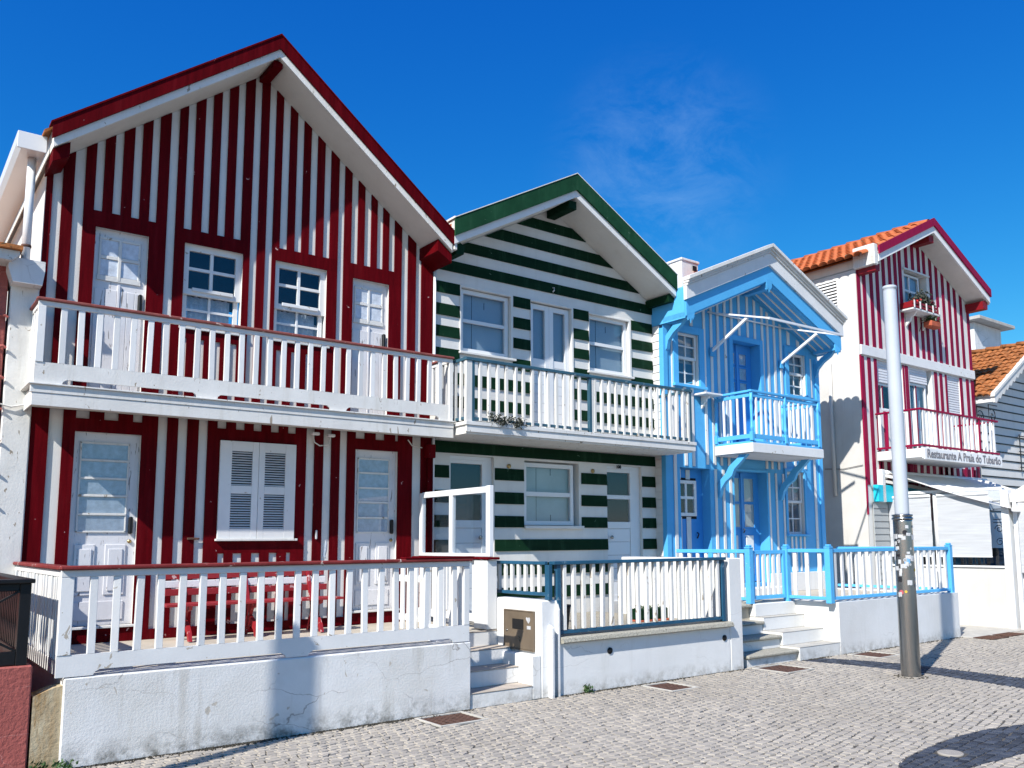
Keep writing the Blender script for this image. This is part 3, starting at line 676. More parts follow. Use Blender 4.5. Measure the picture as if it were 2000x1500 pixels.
for x in (BX0+.015, BX1-.04):
    box('bottom_board', 'white_old', x, x+.03, BY+.061, YF-.03, 3.53, 3.735, bal, .003)
    for k in range(4):
        y = BY+.13+k*.125; box('baluster', 'white_paint', x, x+.032, y, y+.06, 3.735, 4.345, bal, .003)
    box('rail', 'white_paint', x-.005, x+.035, BY+.061, YF-.03, 4.346, 4.398, bal, .003)
    box('cap_rail', 'cap_faded', x-.03, x+.06, BY+.076, YF-.03, 4.3985, 4.4305, bal, .008)

# ------------------------------------------------------------------ terrace of the red house
ZT = 0.725
ter = root('terrace_wall', 'cracked and stained white wall below the red and white railing', 'wall', (3.3, 8.18, 0))
box('front_wall', 'plaster_old', 1.363, 5.293, 8.18, 8.46, 0, ZT, ter, .012)
box('side_wall', 'plaster_old', 1.363, 1.6, 8.461, 11.02, 0, ZT-.002, ter, .008)
box('side_wall', 'plaster', 5.05, 5.291, 8.461, 9.12, 0, ZT-.004, ter, .008)
multi('terrace_floor', 'floor_tile', [(1.6, 5.05, 8.46, 11.03, .5, ZT-.012), (5.05, 6.42, 9.121, 11.03, .5, ZT-.010)], ter, 0)
for k in range(9):
    pass
for z1, y0 in ((.17, 8.2), (.36, 8.47), (.545, 8.79), (.722, 9.10)):
    st = box('step', 'plaster', 5.294, 6.141 if z1 < .5 else 6.274, y0, 9.121, z1-.19 if z1 > .18 else 0, z1-.012, ter, .008)
    box('step_tread', 'tread', 5.294, 6.141 if z1 < .5 else 6.274, y0-.006, y0+(.36 if z1 < .7 else .02), z1-.012, z1, st, .004)
# ochre stained stub of wall at the left corner
tag(prism('stained_wall_stub', 'plaster_ochre', [(1.155, 0), (1.362, 0), (1.362, .665), (1.30, .655), (1.155, .60)], 8.205, 8.42), 'ochre stained stub of old wall between the salmon wall and the white terrace wall', 'wall')

# railing
rf = root('terrace_railing', 'white picket railing with red cap rail on the stained terrace wall', 'railing', (3.3, 8.2, ZT))
FY = 8.185
cut_board(rf, 'white_paint', 1.30, 5.272, .733, .908, [(1.575, 3.221), (3.436, 5.066)], FY, FY+.03, .045)
for i in range(1, 23):
    x = 1.345+.1768*i
    if x > 5.2: break
    box('baluster', 'white_paint', x, x+.06, FY-.001, FY+.034, .908, 1.54, rf, .003)
box('corner_post', 'white_paint', 1.30, 1.40, FY-.006, FY+.06, .908, 1.54, rf, .004)
box('corner_post', 'white_paint', 5.20, 5.272, FY-.004, FY+.05, .908, 1.54, rf, .004)
box('rail', 'white_paint', 1.30, 5.272, FY-.008, FY+.04, 1.541, 1.598, rf, .004)
box('cap_rail', 'red_cap', 1.285, 5.29, FY-.045, FY+.075, 1.599, 1.634, rf, .010)
box('cap_rail', 'red', 4.45, 5.31, FY-.050, FY+.070, 1.6345, 1.652, rf, .008)
# left return
box('bottom_board', 'white_paint', 1.315, 1.345, FY+.062, 11.0, .735, .86, rf, .003)
for i in range(20):
    y = FY+.10+i*.138; box('baluster', 'white_paint', 1.312, 1.346, y, y+.075, .86, 1.54, rf, .003)
box('rail', 'white_paint', 1.308, 1.35, FY+.062, 11.0, 1.541, 1.598, rf, .004)
box('cap_rail', 'red_cap', 1.28, 1.39, FY+.076, 11.0, 1.5985, 1.6335, rf, .008)
# right return beside the steps
box('bottom_board', 'white_paint', 5.235, 5.265, FY+.051, 9.12, .733, .86, rf, .003)
for i in range(5):
    y = FY+.15+i*.165; box('baluster', 'white_paint', 5.232, 5.266, y, y+.06, .86, 1.54, rf, .003)
box('rail', 'white_paint', 5.23, 5.27, FY+.051, 9.12, 1.541, 1.598, rf, .004)
# little gate standing open inwards
gate = root('picket_gate', 'small white picket gate standing open at the top of the steps', 'gate', (5.28, 9.5, ZT))
for i in range(5):
    y = 9.17+i*.16; box('picket', 'white_paint', 5.252, 5.282, y, y+.075, .76, 1.50, gate, .003)
box('gate_rail', 'white_paint', 5.283, 5.315, 9.16, 9.95, .86, .94, gate, .003); box('gate_rail', 'white_paint', 5.283, 5.315, 9.16, 9.95, 1.33, 1.41, gate, .003)
tube('latch', 'rust', [(5.33, 9.88, 1.20), (5.34, 9.86, 1.14), (5.33, 9.84, 1.06)], .012, gate, 6)

# party railing with glazed wind screen between the red and the green terrace
pr_ = root('party_railing', 'white railing with red cap between the red house and green house terraces', 'railing', (6.2, 10, ZT))
box('end_post', 'white_siding', 6.12, 6.27, 9.10, 9.40, .73, 1.58, pr_, .006)
box('bottom_board', 'white_paint', 6.18, 6.21, 9.401, 10.98, .80, .90, pr_, .003)
for i in range(9):
    y = 9.48+i*.168; box('baluster', 'white_paint', 6.178, 6.212, y, y+.06, .90, 1.54, pr_, .003)
box('rail', 'white_paint', 6.17, 6.22, 9.401, 10.98, 1.541, 1.585, pr_, .004)
box('cap_rail', 'red', 6.10, 6.29, 9.06, 10.98, 1.5855, 1.618, pr_, .010)
ws_ = root('wind_screen', 'white framed glass wind screen standing on the red cap rail', 'wind screen', (6.2, 10, 1.62))
multi('frame', 'white_pvc', [(6.17, 6.23, 9.12, 9.21, 1.622, 2.52), (6.17, 6.23, 10.82, 10.90, 1.622, 2.50), (6.17, 6.23, 10.02, 10.10, 1.66, 2.44), (6.171, 6.229, 9.21, 10.82, 2.43, 2.51), (6.171, 6.229, 9.21, 10.82, 1.622, 1.665)], ws_, .004)
box('pane', 'glass', 6.197, 6.203, 9.21, 10.02, 1.665, 2.43, ws_, 0); box('pane', 'glass', 6.197, 6.203, 10.10, 10.82, 1.665, 2.43, ws_, 0)

# bench
be = root('garden_bench', 'red slatted bench with one white back slat against the red striped wall', 'bench', (3.75, 10.5, ZT))
box('back_slat', 'red_bench', 2.78, 4.72, 10.80, 10.825, 1.40, 1.465, be, .004)
box('back_slat', 'white_paint', 2.77, 4.73, 10.77, 10.795, 1.305, 1.385, be, .004)
box('back_slat', 'red_bench', 2.77, 4.74, 10.74, 10.765, 1.215, 1.29, be, .004)
for k, y in enumerate((10.32, 10.44, 10.56)):
    box('seat_slat', 'red_bench', 2.68+.02*k, 4.78-.02*k, y, y+.10, 1.11, 1.14, be, .004)
for x in (2.95, 3.70, 4.50):
    prism('leg', 'red_bench', [(10.30, .724), (10.36, .724), (10.40, .80), (10.50, .86), (10.62, .82), (10.70, .724), (10.76, .724), (10.70, .88), (10.62, .96), (10.68, 1.10), (10.84, 1.45), (10.80, 1.46), (10.64, 1.108), (10.34, 1.108), (10.36, 1.07), (10.50, 1.04), (10.55, .96), (10.42, .90), (10.34, .82)], x-.02, x+.02, be, 'x')

# ================================================================== green and white banded house
gr = root('green_banded_house', 'white house with dark green horizontal bands and a green edged gable', 'house', (8.75, YF, 0))
GC, GS = 8.72, 0.553
def gtop(x): return 7.365-GS*abs(x-GC)
GX0, GX1 = 6.476, 11.03
GO = [(6.93, 7.86, 4.68, 5.70, .14), (8.256, 9.115, 3.48, 5.706, .14), (9.50, 10.44, 4.68, 5.69, .14), (6.756, 7.549, .80, 3.10, .12), (8.125, 9.248, 2.03, 3.09, .14), (9.873, 10.69, .80, 3.10, .12)]
facade('wall', 'white_wall', GX0, GX1, .60, YF, gtop, GO, .14, gr, (GC,))
box('side_wall', 'white_wall', GX0, GX0+.2, YF+.01, 17, 0, 6.0, gr, 0); box('side_wall', 'white_wall', GX1-.2, GX1, YF+.01, 17, 0, 6.0, gr, 0)
GD = .022
def gb(x0, x1, z0, z1):
    # a painted weatherboard: thicker at its lower edge
    prism('band_board', 'green', [(YF-.0005, z0), (YF-GD, z0), (YF-GD*.55, z1), (YF-.0005, z1)], x0, x1, gr, 'x')
def gable_board(z0, z1):
    xl0, xr0 = GC-(7.355-z0)/GS, GC+(7.355-z0)/GS; xl1, xr1 = GC-(7.355-z1)/GS, GC+(7.355-z1)/GS
    xl0, xl1 = max(xl0, GX0), max(xl1, GX0); xr0, xr1 = min(xr0, GX1), min(xr1, GX1)
    prism('band_board', 'green', [(xl0, z0), (xr0, z0), (xr1, z1), (xl1, z1)], YF-GD, YF-.0005, gr)
for z0, z1 in ((6.95, 7.12), (6.602, 6.78), (6.255, 6.425), (5.907, 6.075)): gable_board(z0, z1)
for z0, z1 in ((5.552, 5.727), (5.207, 5.386), (4.876, 5.045), (4.52, 4.705)):
    gb(GX0, 6.905, z0, z1); gb(7.905, 8.25, z0, z1); gb(9.155, 9.497, z0, z1); gb(10.49, 11.015, z0, z1)
for z0, z1 in ((4.17, 4.35), (3.82, 3.995), (3.48, 3.64)):
    gb(GX0, 8.25, z0, z1); gb(9.155, 11.015, z0, z1)
gb(GX0, 11.025, 3.126, 3.30)
for z0, z1 in ((2.755, 2.94), (2.39, 2.572), (2.03, 2.206)):
    gb(GX0, 6.736, z0, z1); gb(7.562, 8.11, z0, z1); gb(9.30, 9.86, z0, z1); gb(10.70, 11.02, z0, z1)
for z0, z1 in ((1.665, 1.845), (1.30, 1.48), (.93, 1.11)):
    gb(GX0, 6.736, z0, z1); gb(7.562, 9.87, z0, z1); gb(10.70, 11.02, z0, z1)
# surrounds, windows, doors
def surround(x0, x1, z0, z1, oa, ob, za, zb):
    multi('surround', 'white_wall', [(x0, oa, YF-.018, YF-.0005, z0, z1), (ob, x1, YF-.018, YF-.0005, z0, z1), (oa, ob, YF-.018, YF-.0005, zb, z1)], gr)
surround(6.906, 7.904, 4.66, 5.735, 6.93, 7.86, 4.68, 5.70)
surround(9.498, 10.489, 4.66, 5.72, 9.50, 10.44, 4.68, 5.69)
surround(8.251, 9.154, 3.48, 5.735, 8.256, 9.115, 3.5, 5.706)
for x0, x1 in ((6.94, 7.85), (9.505, 10.43)):
    f = window(gr, x0, x1, 4.70, 5.69, YF+.05, 'white_pvc', .065, (), (5.20,), .055, .06, ('shade_panel', .09))
    multi('shutter_strips', 'dark_inside', [(x0+.27, x0+.276, YF+.135, YF+.139, 4.72, 5.66), (x0+.5, x0+.508, YF+.135, YF+.139, 5.45, 5.56)], f, 0)
    box('sill', 'white_wall', x0-.05, x1+.09, YF-.06, YF+.05, 4.655, 4.69, gr, .004)
for x0, x1 in ((8.265, 8.68), (8.685, 9.105)):
    lf = window(gr, x0, x1, 3.50, 5.69, YF+.05, 'white_pvc', .085, (), (4.72,), .12, .06, ('shade_panel', .09), 'door_leaf', panes=False)
    box('pane', 'glass', x0+.085, x1-.085, YF+.078, YF+.083, 4.78, 5.605, lf, 0)
    for k in range(7): box('panel_board', 'white_pvc', x0+.085, x1-.085, YF+.065, YF+.075, 3.59+k*.154, 3.74+k*.154, lf, .003)
f = window(gr, 8.14, 9.17, 2.07, 3.06, YF+.05, 'white_pvc', .065, (), (2.565,), .07, .06, ('shade_light', .09))
multi('shutter_strips', 'dark_inside', [(8.75, 8.758, YF+.135, YF+.139, 2.88, 2.99), (8.75, 8.758, YF+.135, YF+.139, 2.14, 2.24), (8.46, 8.464, YF+.135, YF+.139, 2.1, 3.0)], f, 0)
box('sill', 'white_wall', 8.11, 9.32, YF-.05, YF+.05, 2.01, 2.06, gr, .004)
def gdoor(x0, x1, kx, bar_z):
    d = multi('door', 'white_pvc', [(x0, x0+.03, YF+.04, YF+.10, .80, 3.04), (x1-.075, x1, YF+.04, YF+.10, .80, 3.04), (x0+.03, x1-.075, YF+.041, YF+.10, 2.985, 3.04), (x0+.03, x1-.075, YF+.041, YF+.10, bar_z-.035, bar_z+.035), (x0+.03, x1-.075, YF+.041, YF+.10, 2.02, 2.135), (x0+.03, x1-.075, YF+.041, YF+.10, .80, .90)], gr, .003)
    for a, b in ((2.135, bar_z-.035), (bar_z+.035, 2.985)): box('pane', 'glass', x0+.03, x1-.075, YF+.07, YF+.076, a, b, d, 0)
    for k in range(5): box('panel_board', 'white_pvc', x0+.03, x1-.075, YF+.055, YF+.07, .90+k*.224, 1.12+k*.224, d, .003)
    box('interior_panel', 'dark_inside', x0-.05, x1+.2, YF+.125, YF+.145, .7, 3.2, d, 0)
    bmk = bmesh.new(); bmesh.ops.create_uvsphere(bmk, u_segments=12, v_segments=8, radius=.032)
    link('door_knob', to_mesh(bmk, 'knob', True), 'steel', d, (kx, YF+.005, 1.875))
gdoor(6.765, 7.43, 7.31, 2.56); gdoor(9.875, 10.52, 9.98, 2.56)
for xa, xb in ((6.757, 7.43), (9.874, 10.52)): box('door_head', 'white_pvc', xa, xb, YF+.035, YF+.115, 3.041, 3.099, gr, .003)
for xa, xb in ((7.43, 7.549), (10.52, 10.69)): box('door_post', 'white_pvc', xa, xb, YF+.06, YF+.11, .8, 3.1, gr, .004)
for x in (7.822, 9.549):
    lathe_ = tube('bell_plate', 'brass', [(x, YF-.001, 2.98), (x, YF-.02, 2.98)], .035, gr, 14)
tube('lamp_hook', 'sticker_white', [(8.712, YF-.022, 5.93), (8.712, YF-.06, 5.95), (8.712, YF-.06, 5.99), (8.712, YF-.022, 6.0)], .012, gr, 6)
# roof
vstrip('roof', 'soffit', GC, 7.62, 7.372, GS, 6.40, 11.02, 10.431, 17.0, gr)
vstrip('roof_covering', 'tile', GC, 7.70, 7.622, GS, 6.39, 11.03, 10.50, 17.0, gr)
vstrip('bargeboard_trim', 'white_paint', GC, 7.50, 7.372, GS, 6.418, 11.005, 10.395, 10.4305, gr)
vstrip('bargeboard', 'green_barge_lit', GC, 7.760, 7.488, GS, 6.41, 11.012, 10.36, 10.3945, gr)
vstrip('verge_cap', 'white_old', GC, 7.775, 7.761, GS, 6.40, 11.02, 10.352, 10.6, gr)
box('ridge_beam', 'green', 8.608, 8.772, 10.45, YF-.001, 7.185, 7.32, gr, .004)
for x, zz in ((6.53, 6.05), (10.93, 6.08)):
    prism('purlin', 'green', [(x-.06, zz+.05), (x-.04, zz-.07), (x+.08, zz-.06), (x+.10, zz+.06), (x+.02, zz+.11)], 10.46, YF-.001, gr)
box('party_flashing', 'white_old', 6.425, 6.475, 10.42, 17, 6.02, 6.53, gr, .006)
# house number over the right door
def text_mesh(name, s, m, size, loc, rot, parent, ext=.003, off=0.0, sx=1.0):
    cu = bpy.data.curves.new(name, 'FONT'); cu.body = s; cu.size = size; cu.extrude = ext; cu.offset = off; cu.align_x = 'LEFT'
    ob = bpy.data.objects.new('tmp_text', cu); COL.objects.link(ob)
    dg = bpy.context.evaluated_depsgraph_get(); me = bpy.data.meshes.new_from_object(ob.evaluated_get(dg)); me.name = name
    bpy.data.objects.remove(ob, do_unlink=True)
    me.transform(Matrix.Diagonal((sx, 1, 1, 1))); me.transform(rot)
    me.materials.clear()
    return link(name, me, m, parent, loc)
RX = Matrix.Rotation(R(90), 4, 'X')
text_mesh('house_number', '108', 'black_paint', .075, (10.09, YF-.004, 3.055), RX, gr, .003, .004)

# balcony
GY = 10.14
gbal = multi('balcony', 'white_old', [(6.48, 11.08, GY+.03, YF-.03, 3.31, 3.47), (6.47, 11.13, GY, GY+.03, 3.335, 3.43), (6.455, 11.14, GY-.015, GY+.10, 3.432, 3.485), (6.455, 6.50, GY+.10, YF-.03, 3.432, 3.485)], gr)
zb0, zb1 = 3.555, 4.352
for x in (6.475, 8.745, 11.02):
    m_ = 'white_old' if x < 7 else 'teal'
    box('post', m_, x, x+(.10 if x < 7 else .055), GY+.02, GY+.075, 3.486, 4.352, gbal, .004)
    box('post', 'teal' if x < 7 else 'white_old', x+(.10 if x < 7 else -.045 if x > 10 else .055), x+(.145 if x < 7 else 0 if x > 10 else .10), GY+.021, GY+.07, 3.486, 4.352, gbal, .004)
box('rail', 'teal', 6.46, 11.09, GY+.005, GY+.085, 4.353, 4.398, gbal, .005)
for a, b in ((6.62, 8.745), (8.845, 10.975)):
    box('bottom_rail', 'teal', a, b, GY+.025, GY+.07, 3.515, 3.554, gbal, .004)
x = 6.715
while x < 10.97:
    if not (8.70 < x < 8.86):
        box('baluster', 'white_old', x-.022, x+.022, GY+.012, GY+.062, 3.50, 4.352, gbal, .003)
    x += .1535
for xe in (6.49, 11.03):
    box('rail', 'teal', xe-.02, xe+.03, GY+.086, 10.98, 4.353, 4.398, gbal, .004); box('bottom_rail', 'teal', xe-.012, xe+.025, GY+.076, 10.98, 3.515, 3.554, gbal, .003)
    for k in range(5):
        y = GY+.16+k*.15; box('baluster', 'white_old', xe-.018, xe+.024, y, y+.044, 3.50, 4.352, gbal, .003)
# trailing plant on the balcony edge
def leaf_clump(name, m, pts, n, size, spread, parent=None, seed=1, origin=None):
    rg = random.Random(seed); V, F = [], []; org = Vector(origin or pts[0])
    for k in range(n):
        p = Vector(rg.choice(pts))+Vector((rg.gauss(0, spread[0]), rg.gauss(0, spread[1]), rg.gauss(0, spread[2])))-org
        s = size*rg.uniform(.6, 1.4)
        ax = Vector((rg.gauss(0, 1), rg.gauss(0, 1), rg.gauss(0, 1))).normalized(); bx = ax.orthogonal().normalized(); cx = ax.cross(bx)
        b0 = len(V)
        V += [tuple(p+bx*s), tuple(p+cx*s*.45+ax*s*.15), tuple(p-bx*s*.8), tuple(p-cx*s*.45+ax*s*.15)]; F += [(b0, b0+1, b0+2), (b0, b0+2, b0+3)]
    me = bpy.data.meshes.new(name); me.from_pydata([tuple(v) for v in V], [], F)
    return link(name, me, m, parent, org)
pl = root('balcony_plant', 'dark trailing plant growing over the edge of the green house balcony', 'plant', (7.15, GY+.03, 3.49))
leaf_clump('foliage', 'leaf_dark', [(6.88, GY-.02, 3.58), (7.0, GY-.03, 3.56), (7.08, GY-.03, 3.54), (7.2, GY-.03, 3.55), (7.33, GY-.02, 3.54), (7.40, GY-.02, 3.53), (7.06, GY-.05, 3.50), (7.3, GY-.05, 3.49)], 420, .022, (.035, .02, .03), pl, 5)
for x in (6.95, 7.1, 7.25, 7.35): tube('stem', 'leaf_dark', [(x, GY+.03, 3.49), (x+.02, GY-.02, 3.53), (x+.03, GY-.05, 3.47)], .005, pl, 5)

# ------------------------------------------------------------------ terrace of the green house
gw = root('green_terrace_wall', 'clean white wall with pebbled coping in front of the green house', 'wall', (8.0, 8.18, 0))
box('front_wall', 'plaster', 6.525, 9.58, 8.18, 8.42, 0, .612, gw, .012)
prism('coping', 'granite', [(8.10, .625), (8.115, .668), (8.16, .684), (8.40, .684), (8.42, .66), (8.42, .613), (8.12, .613)], 6.535, 9.579, gw, 'x')
box('end_pier', 'plaster', 9.581, 9.85, 8.178, 10.4, 0, 1.555, gw, .012)
box('terrace_floor', 'gravel_floor', 6.43, 9.58, 8.42, 11.03, .3, .66, gw, 0)
box('stair_wall', 'plaster', 6.275, 6.524, 8.2, 9.22, 0, 1.118, gw, .014)
box('stair_plinth', 'plaster', 6.142, 6.2745, 8.202, 9.1, 0, .50, gw, .012)
prism('buttress', 'plaster', [(8.198, 0), (8.12, 0), (8.12, .80), (8.198, .835)], 6.375, 6.405, gw, 'x')
prism('buttress', 'plaster', [(8.197, 0), (8.150, 0), (8.150, 1.00), (8.197, 1.115)], 6.49, 6.515, gw, 'x')
for x in (7.32, 9.45):
    tube('weep_pipe', 'rubber', [(x, 8.30, .47), (x, 8.168, .465)], .040, gw, 16)
# meter cabinet let into the stair wall
mc = root('meter_cabinet', 'brown metal meter cabinet with a dark viewing window beside the white steps', 'cabinet', (6.26, 8.62, .51))
XM = 6.275
box('cabinet_door', 'box_brown', XM-.022, XM-.001, 8.33, 8.91, .535, .975, mc, .004)
multi('door_frame', 'box_brown', [(XM-.028, XM-.001, 8.315, 8.33, .52, .99), (XM-.028, XM-.001, 8.91, 8.925, .52, .99), (XM-.028, XM-.001, 8.33, 8.91, .976, .99), (XM-.028, XM-.001, 8.33, 8.91, .52, .534)], mc)
box('viewing_window', 'rubber', XM-.027, XM-.023, 8.52, 8.745, .765, .885, mc, .001)
for z in (.625, .66): prism('vent', 'box_brown', [(8.59, z), (8.69, z), (8.68, z+.02), (8.60, z+.02)], XM-.034, XM-.022, mc, 'x')
tube('lock', 'steel', [(XM-.022, 8.86, .74), (XM-.03, 8.86, .74)], .014, mc, 10)
prism('heart_sticker', 'sticker_white', [(8.42, .84), (8.455, .875), (8.47, .90), (8.455, .915), (8.43, .905), (8.405, .918), (8.385, .90), (8.39, .87)], XM-.0245, XM-.0228, mc, 'x')
box('paper_label', 'sticker_white', XM-.0245, XM-.0228, 8.375, 8.45, .775, .815, mc, 0)

gf = root('green_terrace_railing', 'white pickets in a dark petrol blue frame above the pebbled coping', 'railing', (8, 8.2, .68))
PY_ = 8.20
box('post', 'petrol', 6.50, 6.56, PY_-.02, PY_+.04, .69, 1.53, gf, .004); box('post', 'petrol', 9.44, 9.50, PY_-.02, PY_+.04, .69, 1.53, gf, .004)
box('rail', 'petrol', 6.44, 9.52, PY_-.04, PY_+.06, 1.531, 1.572, gf, .005)
box('bottom_rail', 'petrol', 6.56, 9.44, PY_-.012, PY_+.032, .715, .758, gf, .004)
for i in range(19):
    x = 6.60+i*.1525; box('baluster', 'white_old', x, x+.048, PY_-.018, PY_+.038, .759, 1.53, gf, .003)
# short run on top of the stair wall
box('side_rail', 'petrol', 6.375, 6.425, PY_+.061, 9.33, 1.531, 1.57, gf, .005); box('side_bottom_rail', 'petrol', 6.38, 6.42, PY_+.041, 9.33, 1.165, 1.205, gf, .004)
box('side_post', 'petrol', 6.375, 6.43, PY_-.02, PY_+.06, 1.12, 1.53, gf, .004)
for i in range(7):
    y = 8.37+i*.14; box('side_baluster', 'white_old', 6.382, 6.42, y, y+.048, 1.205, 1.53, gf, .003)
box('rail_end', 'rubber', 6.372, 6.428, 9.33, 9.37, 1.525, 1.575, gf, .004); box('rail_end', 'rubber', 6.376, 6.424, 9.33, 9.37, 1.16, 1.21, gf, .004)
tag(lathe('planter_tub', 'rubber', [(.12, 0), (.16, .34), (.175, .345), (.175, .36), (.15, .36)], 6.86, 8.62, .66), 'black plant tub behind the first pickets of the petrol blue railing', 'planter')
pt = root('terrace_trough', 'low dark green trough on the pebbled floor behind the petrol blue railing', 'planter', (9.0, 9.2, .66))
box('trough', 'green', 8.75, 9.30, 9.1, 9.3, .685, .84, pt, .01); box('saucer', 'terracotta', 8.72, 9.33, 9.07, 9.33, .66, .685, pt, .006)
leaf_clump('foliage', 'leaf', [(8.85, 9.2, .85), (9.0, 9.2, .855), (9.15, 9.2, .85)], 120, .022, (.06, .04, .015), pt, 9)

# ================================================================== blue striped house
YB = 10.78
bl = root('blue_striped_house', 'small bright blue house with thin white stripes and a corbelled balcony', 'house', (13.37, YB, 0))
BC, BS = 13.37, 0.455
BX0_, BX1_ = 11.03, 15.70
def btop(x): return 6.74-BS*abs(x-BC)
BO = [(11.40, 12.19, .80, 3.12, .26), (12.85, 13.83, 1.00, 3.12, .26), (14.46, 15.03, 1.92, 3.175, .10), (12.92, 13.74, 3.50, 5.665, .26), (11.40, 11.965, 4.63, 5.61, .10), (14.67, 15.25, 4.75, 5.645, .10)]
facade('wall', 'blue', BX0_, BX1_, .78, YB, btop, BO, .1, bl, (BC,))
box('side_wall', 'white_siding', BX0_+.012, BX0_+.2, YB+.012, 16, 0, 5.60, bl, 0); box('side_wall', 'white_siding', BX1_-.2, BX1_-.01, YB+.012, 16, 0, 5.60, bl, 0)
for k in range(34):     # lapped boards on the side towards the green house
    z = .82+k*.143; prism('siding_board', 'white_siding', [(BX0_+.011, z), (BX0_-.008, z), (BX0_+.004, z+.139), (BX0_+.011, z+.139)], YB+.09, YF+.05, bl)
box('corner_board', 'blue', BX0_-.012, BX0_+.10, YB-.022, YB+.085, 1.0, 5.62, bl, .004); box('corner_board', 'blue', BX1_-.12, BX1_+.01, YB-.022, YB+.085, 1.0, 5.60, bl, .004)
box('plinth', 'plaster', 13.84, BX1_, YB-.05, YB-.0005, .80, 1.165, bl, .006); box('plinth', 'plaster', 12.2, 12.84, YB-.05, YB-.0005, .80, 1.02, bl, .006)
BD = .018
def bs(x, z0, z1=None, wd=.062, d=BD):
    a, b = x-wd/2, x+wd/2
    if z1 is None: board('stripe_board', 'white_paint', a, b, z0, btop(a)-.06, btop(b)-.06, YB-d, YB-.0005, bl)
    else: box('stripe_board', 'white_paint', a, b, YB-d, YB-.0005, z0, z1, bl, .002)
for x in (12.13, 12.33, 12.52, 12.73): bs(x, 3.2)
for x in (12.93, 13.155, 13.41, 13.63): bs(x, 5.775)
for x in (13.86, 14.03, 14.24, 14.44): bs(x, 3.2)
for x in (14.70, 15.02): bs(x, 5.80, wd=.085)
for x in (11.55, 11.78): bs(x, 5.76, wd=.07)
for x in (11.56, 11.76): bs(x, 3.15, 4.60, .07)
for x in (14.78, 14.95, 15.12): bs(x, 3.25, 4.74, .06)
for x in (11.27, 15.42): bs(x, 1.02, 5.6, .075)
for x in (12.34, 12.555, 12.76): bs(x, 1.05, 3.12, .065)
for x in (13.91, 14.13, 14.36): bs(x, 1.18, 3.12, .05)
for x in (14.57, 14.70, 14.85, 14.98): bs(x, 1.18, 1.87, .05)
# raised blue surrounds
def bsur(x0, x1, z0, z1, t, mname='blue', sill=True, d=.035):
    bx = [(x0-t, x0, YB-d, YB-.0005, z0, z1+t), (x1, x1+t, YB-d, YB-.0005, z0, z1+t), (x0, x1, YB-d, YB-.0005, z1, z1+t)]
    if sill: bx.append((x0-t-.02, x1+t+.02, YB-d-.05, YB-.0005, z0-.045, z0))
    return multi('surround', mname, bx, bl)
bsur(11.40, 11.965, 4.63, 5.61, .135); bsur(14.67, 15.25, 4.75, 5.645, .13); bsur(14.46, 15.03, 1.92, 3.175, .06)
bsur(12.92, 13.74, 3.50, 5.665, .10, sill=False); bsur(12.85, 13.83, 1.0, 3.12, .04, sill=False, d=.025)
def sash(x0, x1, z0, z1):
    zm = (z0+z1)/2; wj = .10
    f = window(bl, x0, x1-wj*.2, zm, z1, YB+.03, 'white_paint', .05, ((x0+x1)/2-.02,), ((zm+z1)/2,), .028, .045, ('shade_panel', .10))
    window(bl, x0+.01, x1-wj*.2-.01, z0, zm+.045, YB+.055, 'white_paint', .05, ((x0+x1)/2-.02,), ((zm+z0)/2,), .028, .04, None)
    box('jamb_lining', 'white_paint', x1-.012, x1-.001, YB-.002, YB+.098, z0, z1, f, .001); box('jamb_lining', 'white_paint', x0+.001, x0+.010, YB-.002, YB+.03, z0, z1, f, .001)
sash(11.40, 11.965, 4.63, 5.61); sash(14.67, 15.25, 4.75, 5.645); sash(14.46, 15.03, 1.92, 3.175)
def bdoor(x0, x1, z0, z1, zs, lower):
    Yd = YB+.20; xm = (x0+x1)/2-.04
    xe = x1-.12
    d = box('door', 'blue_door', x0, x1, Yd, Yd+.05, z0, z1, bl, .003)
    for a, b in ((x0+.06, xm-.07), (xm+.07, xe-.06)):
        for c, e in zs:
            box('pane', 'shade_light' if lower else 'curtain', a, b, Yd-.006, Yd, c, e, d, 0)
            box('glazing', 'glass', a, b, Yd-.012, Yd-.010, c, e, d, 0)
            multi('pane_frame', 'blue_door', [(a-.02, a, Yd-.022, Yd, c-.02, e+.02), (b, b+.02, Yd-.022, Yd, c-.02, e+.02), (a, b, Yd-.022, Yd, e, e+.02), (a, b, Yd-.022, Yd, c-.02, c)], d)
    box('meeting_rail', 'blue_door', xm-.035, xm+.035, Yd-.03, Yd, z0, z1-.02, d, .004)
    return d
bdoor(12.92, 13.74, 3.54, 5.665, ((5.255, 5.475), (4.96, 5.185), (4.66, 4.89)), False)
d = bdoor(12.85, 13.83, 1.02, 3.12, ((2.55, 3.0), (2.06, 2.50)), True)
for a, b in ((12.93, 13.16), (13.40, 13.62)): box('lower_panel', 'white_paint', a, b, YB+.185, YB+.20, 1.16, 1.90, d, .006)
tube('door_handle', 'iron', [(13.30, YB+.16, 2.02), (13.30, YB+.13, 2.0), (13.30, YB+.16, 1.95)], .012, d, 6)
# recessed side door with a small window
sdr = box('door', 'blue_door', 11.40, 12.19, YB+.20, YB+.25, .82, 3.12, bl, .003)
for x in (11.56, 11.80): box('stripe_board', 'white_paint', x-.06, x+.06, YB+.185, YB+.199, .86, 2.24, sdr, .003); 
for x in (11.56, 11.80): box('stripe_board', 'white_paint', x-.055, x+.055, YB+.185, YB+.199, 2.92, 3.10, sdr, .003)
sw = window(bl, 11.46, 11.97, 2.25, 2.90, YB+.14, 'white_paint', .06, (11.70,), (2.585,), .05, .05, ('dark_inside', .058))
tube('door_handle', 'iron', [(12.02, YB+.19, 1.95), (12.02, YB+.15, 1.93), (12.02, YB+.19, 1.85)], .014, sdr, 6)
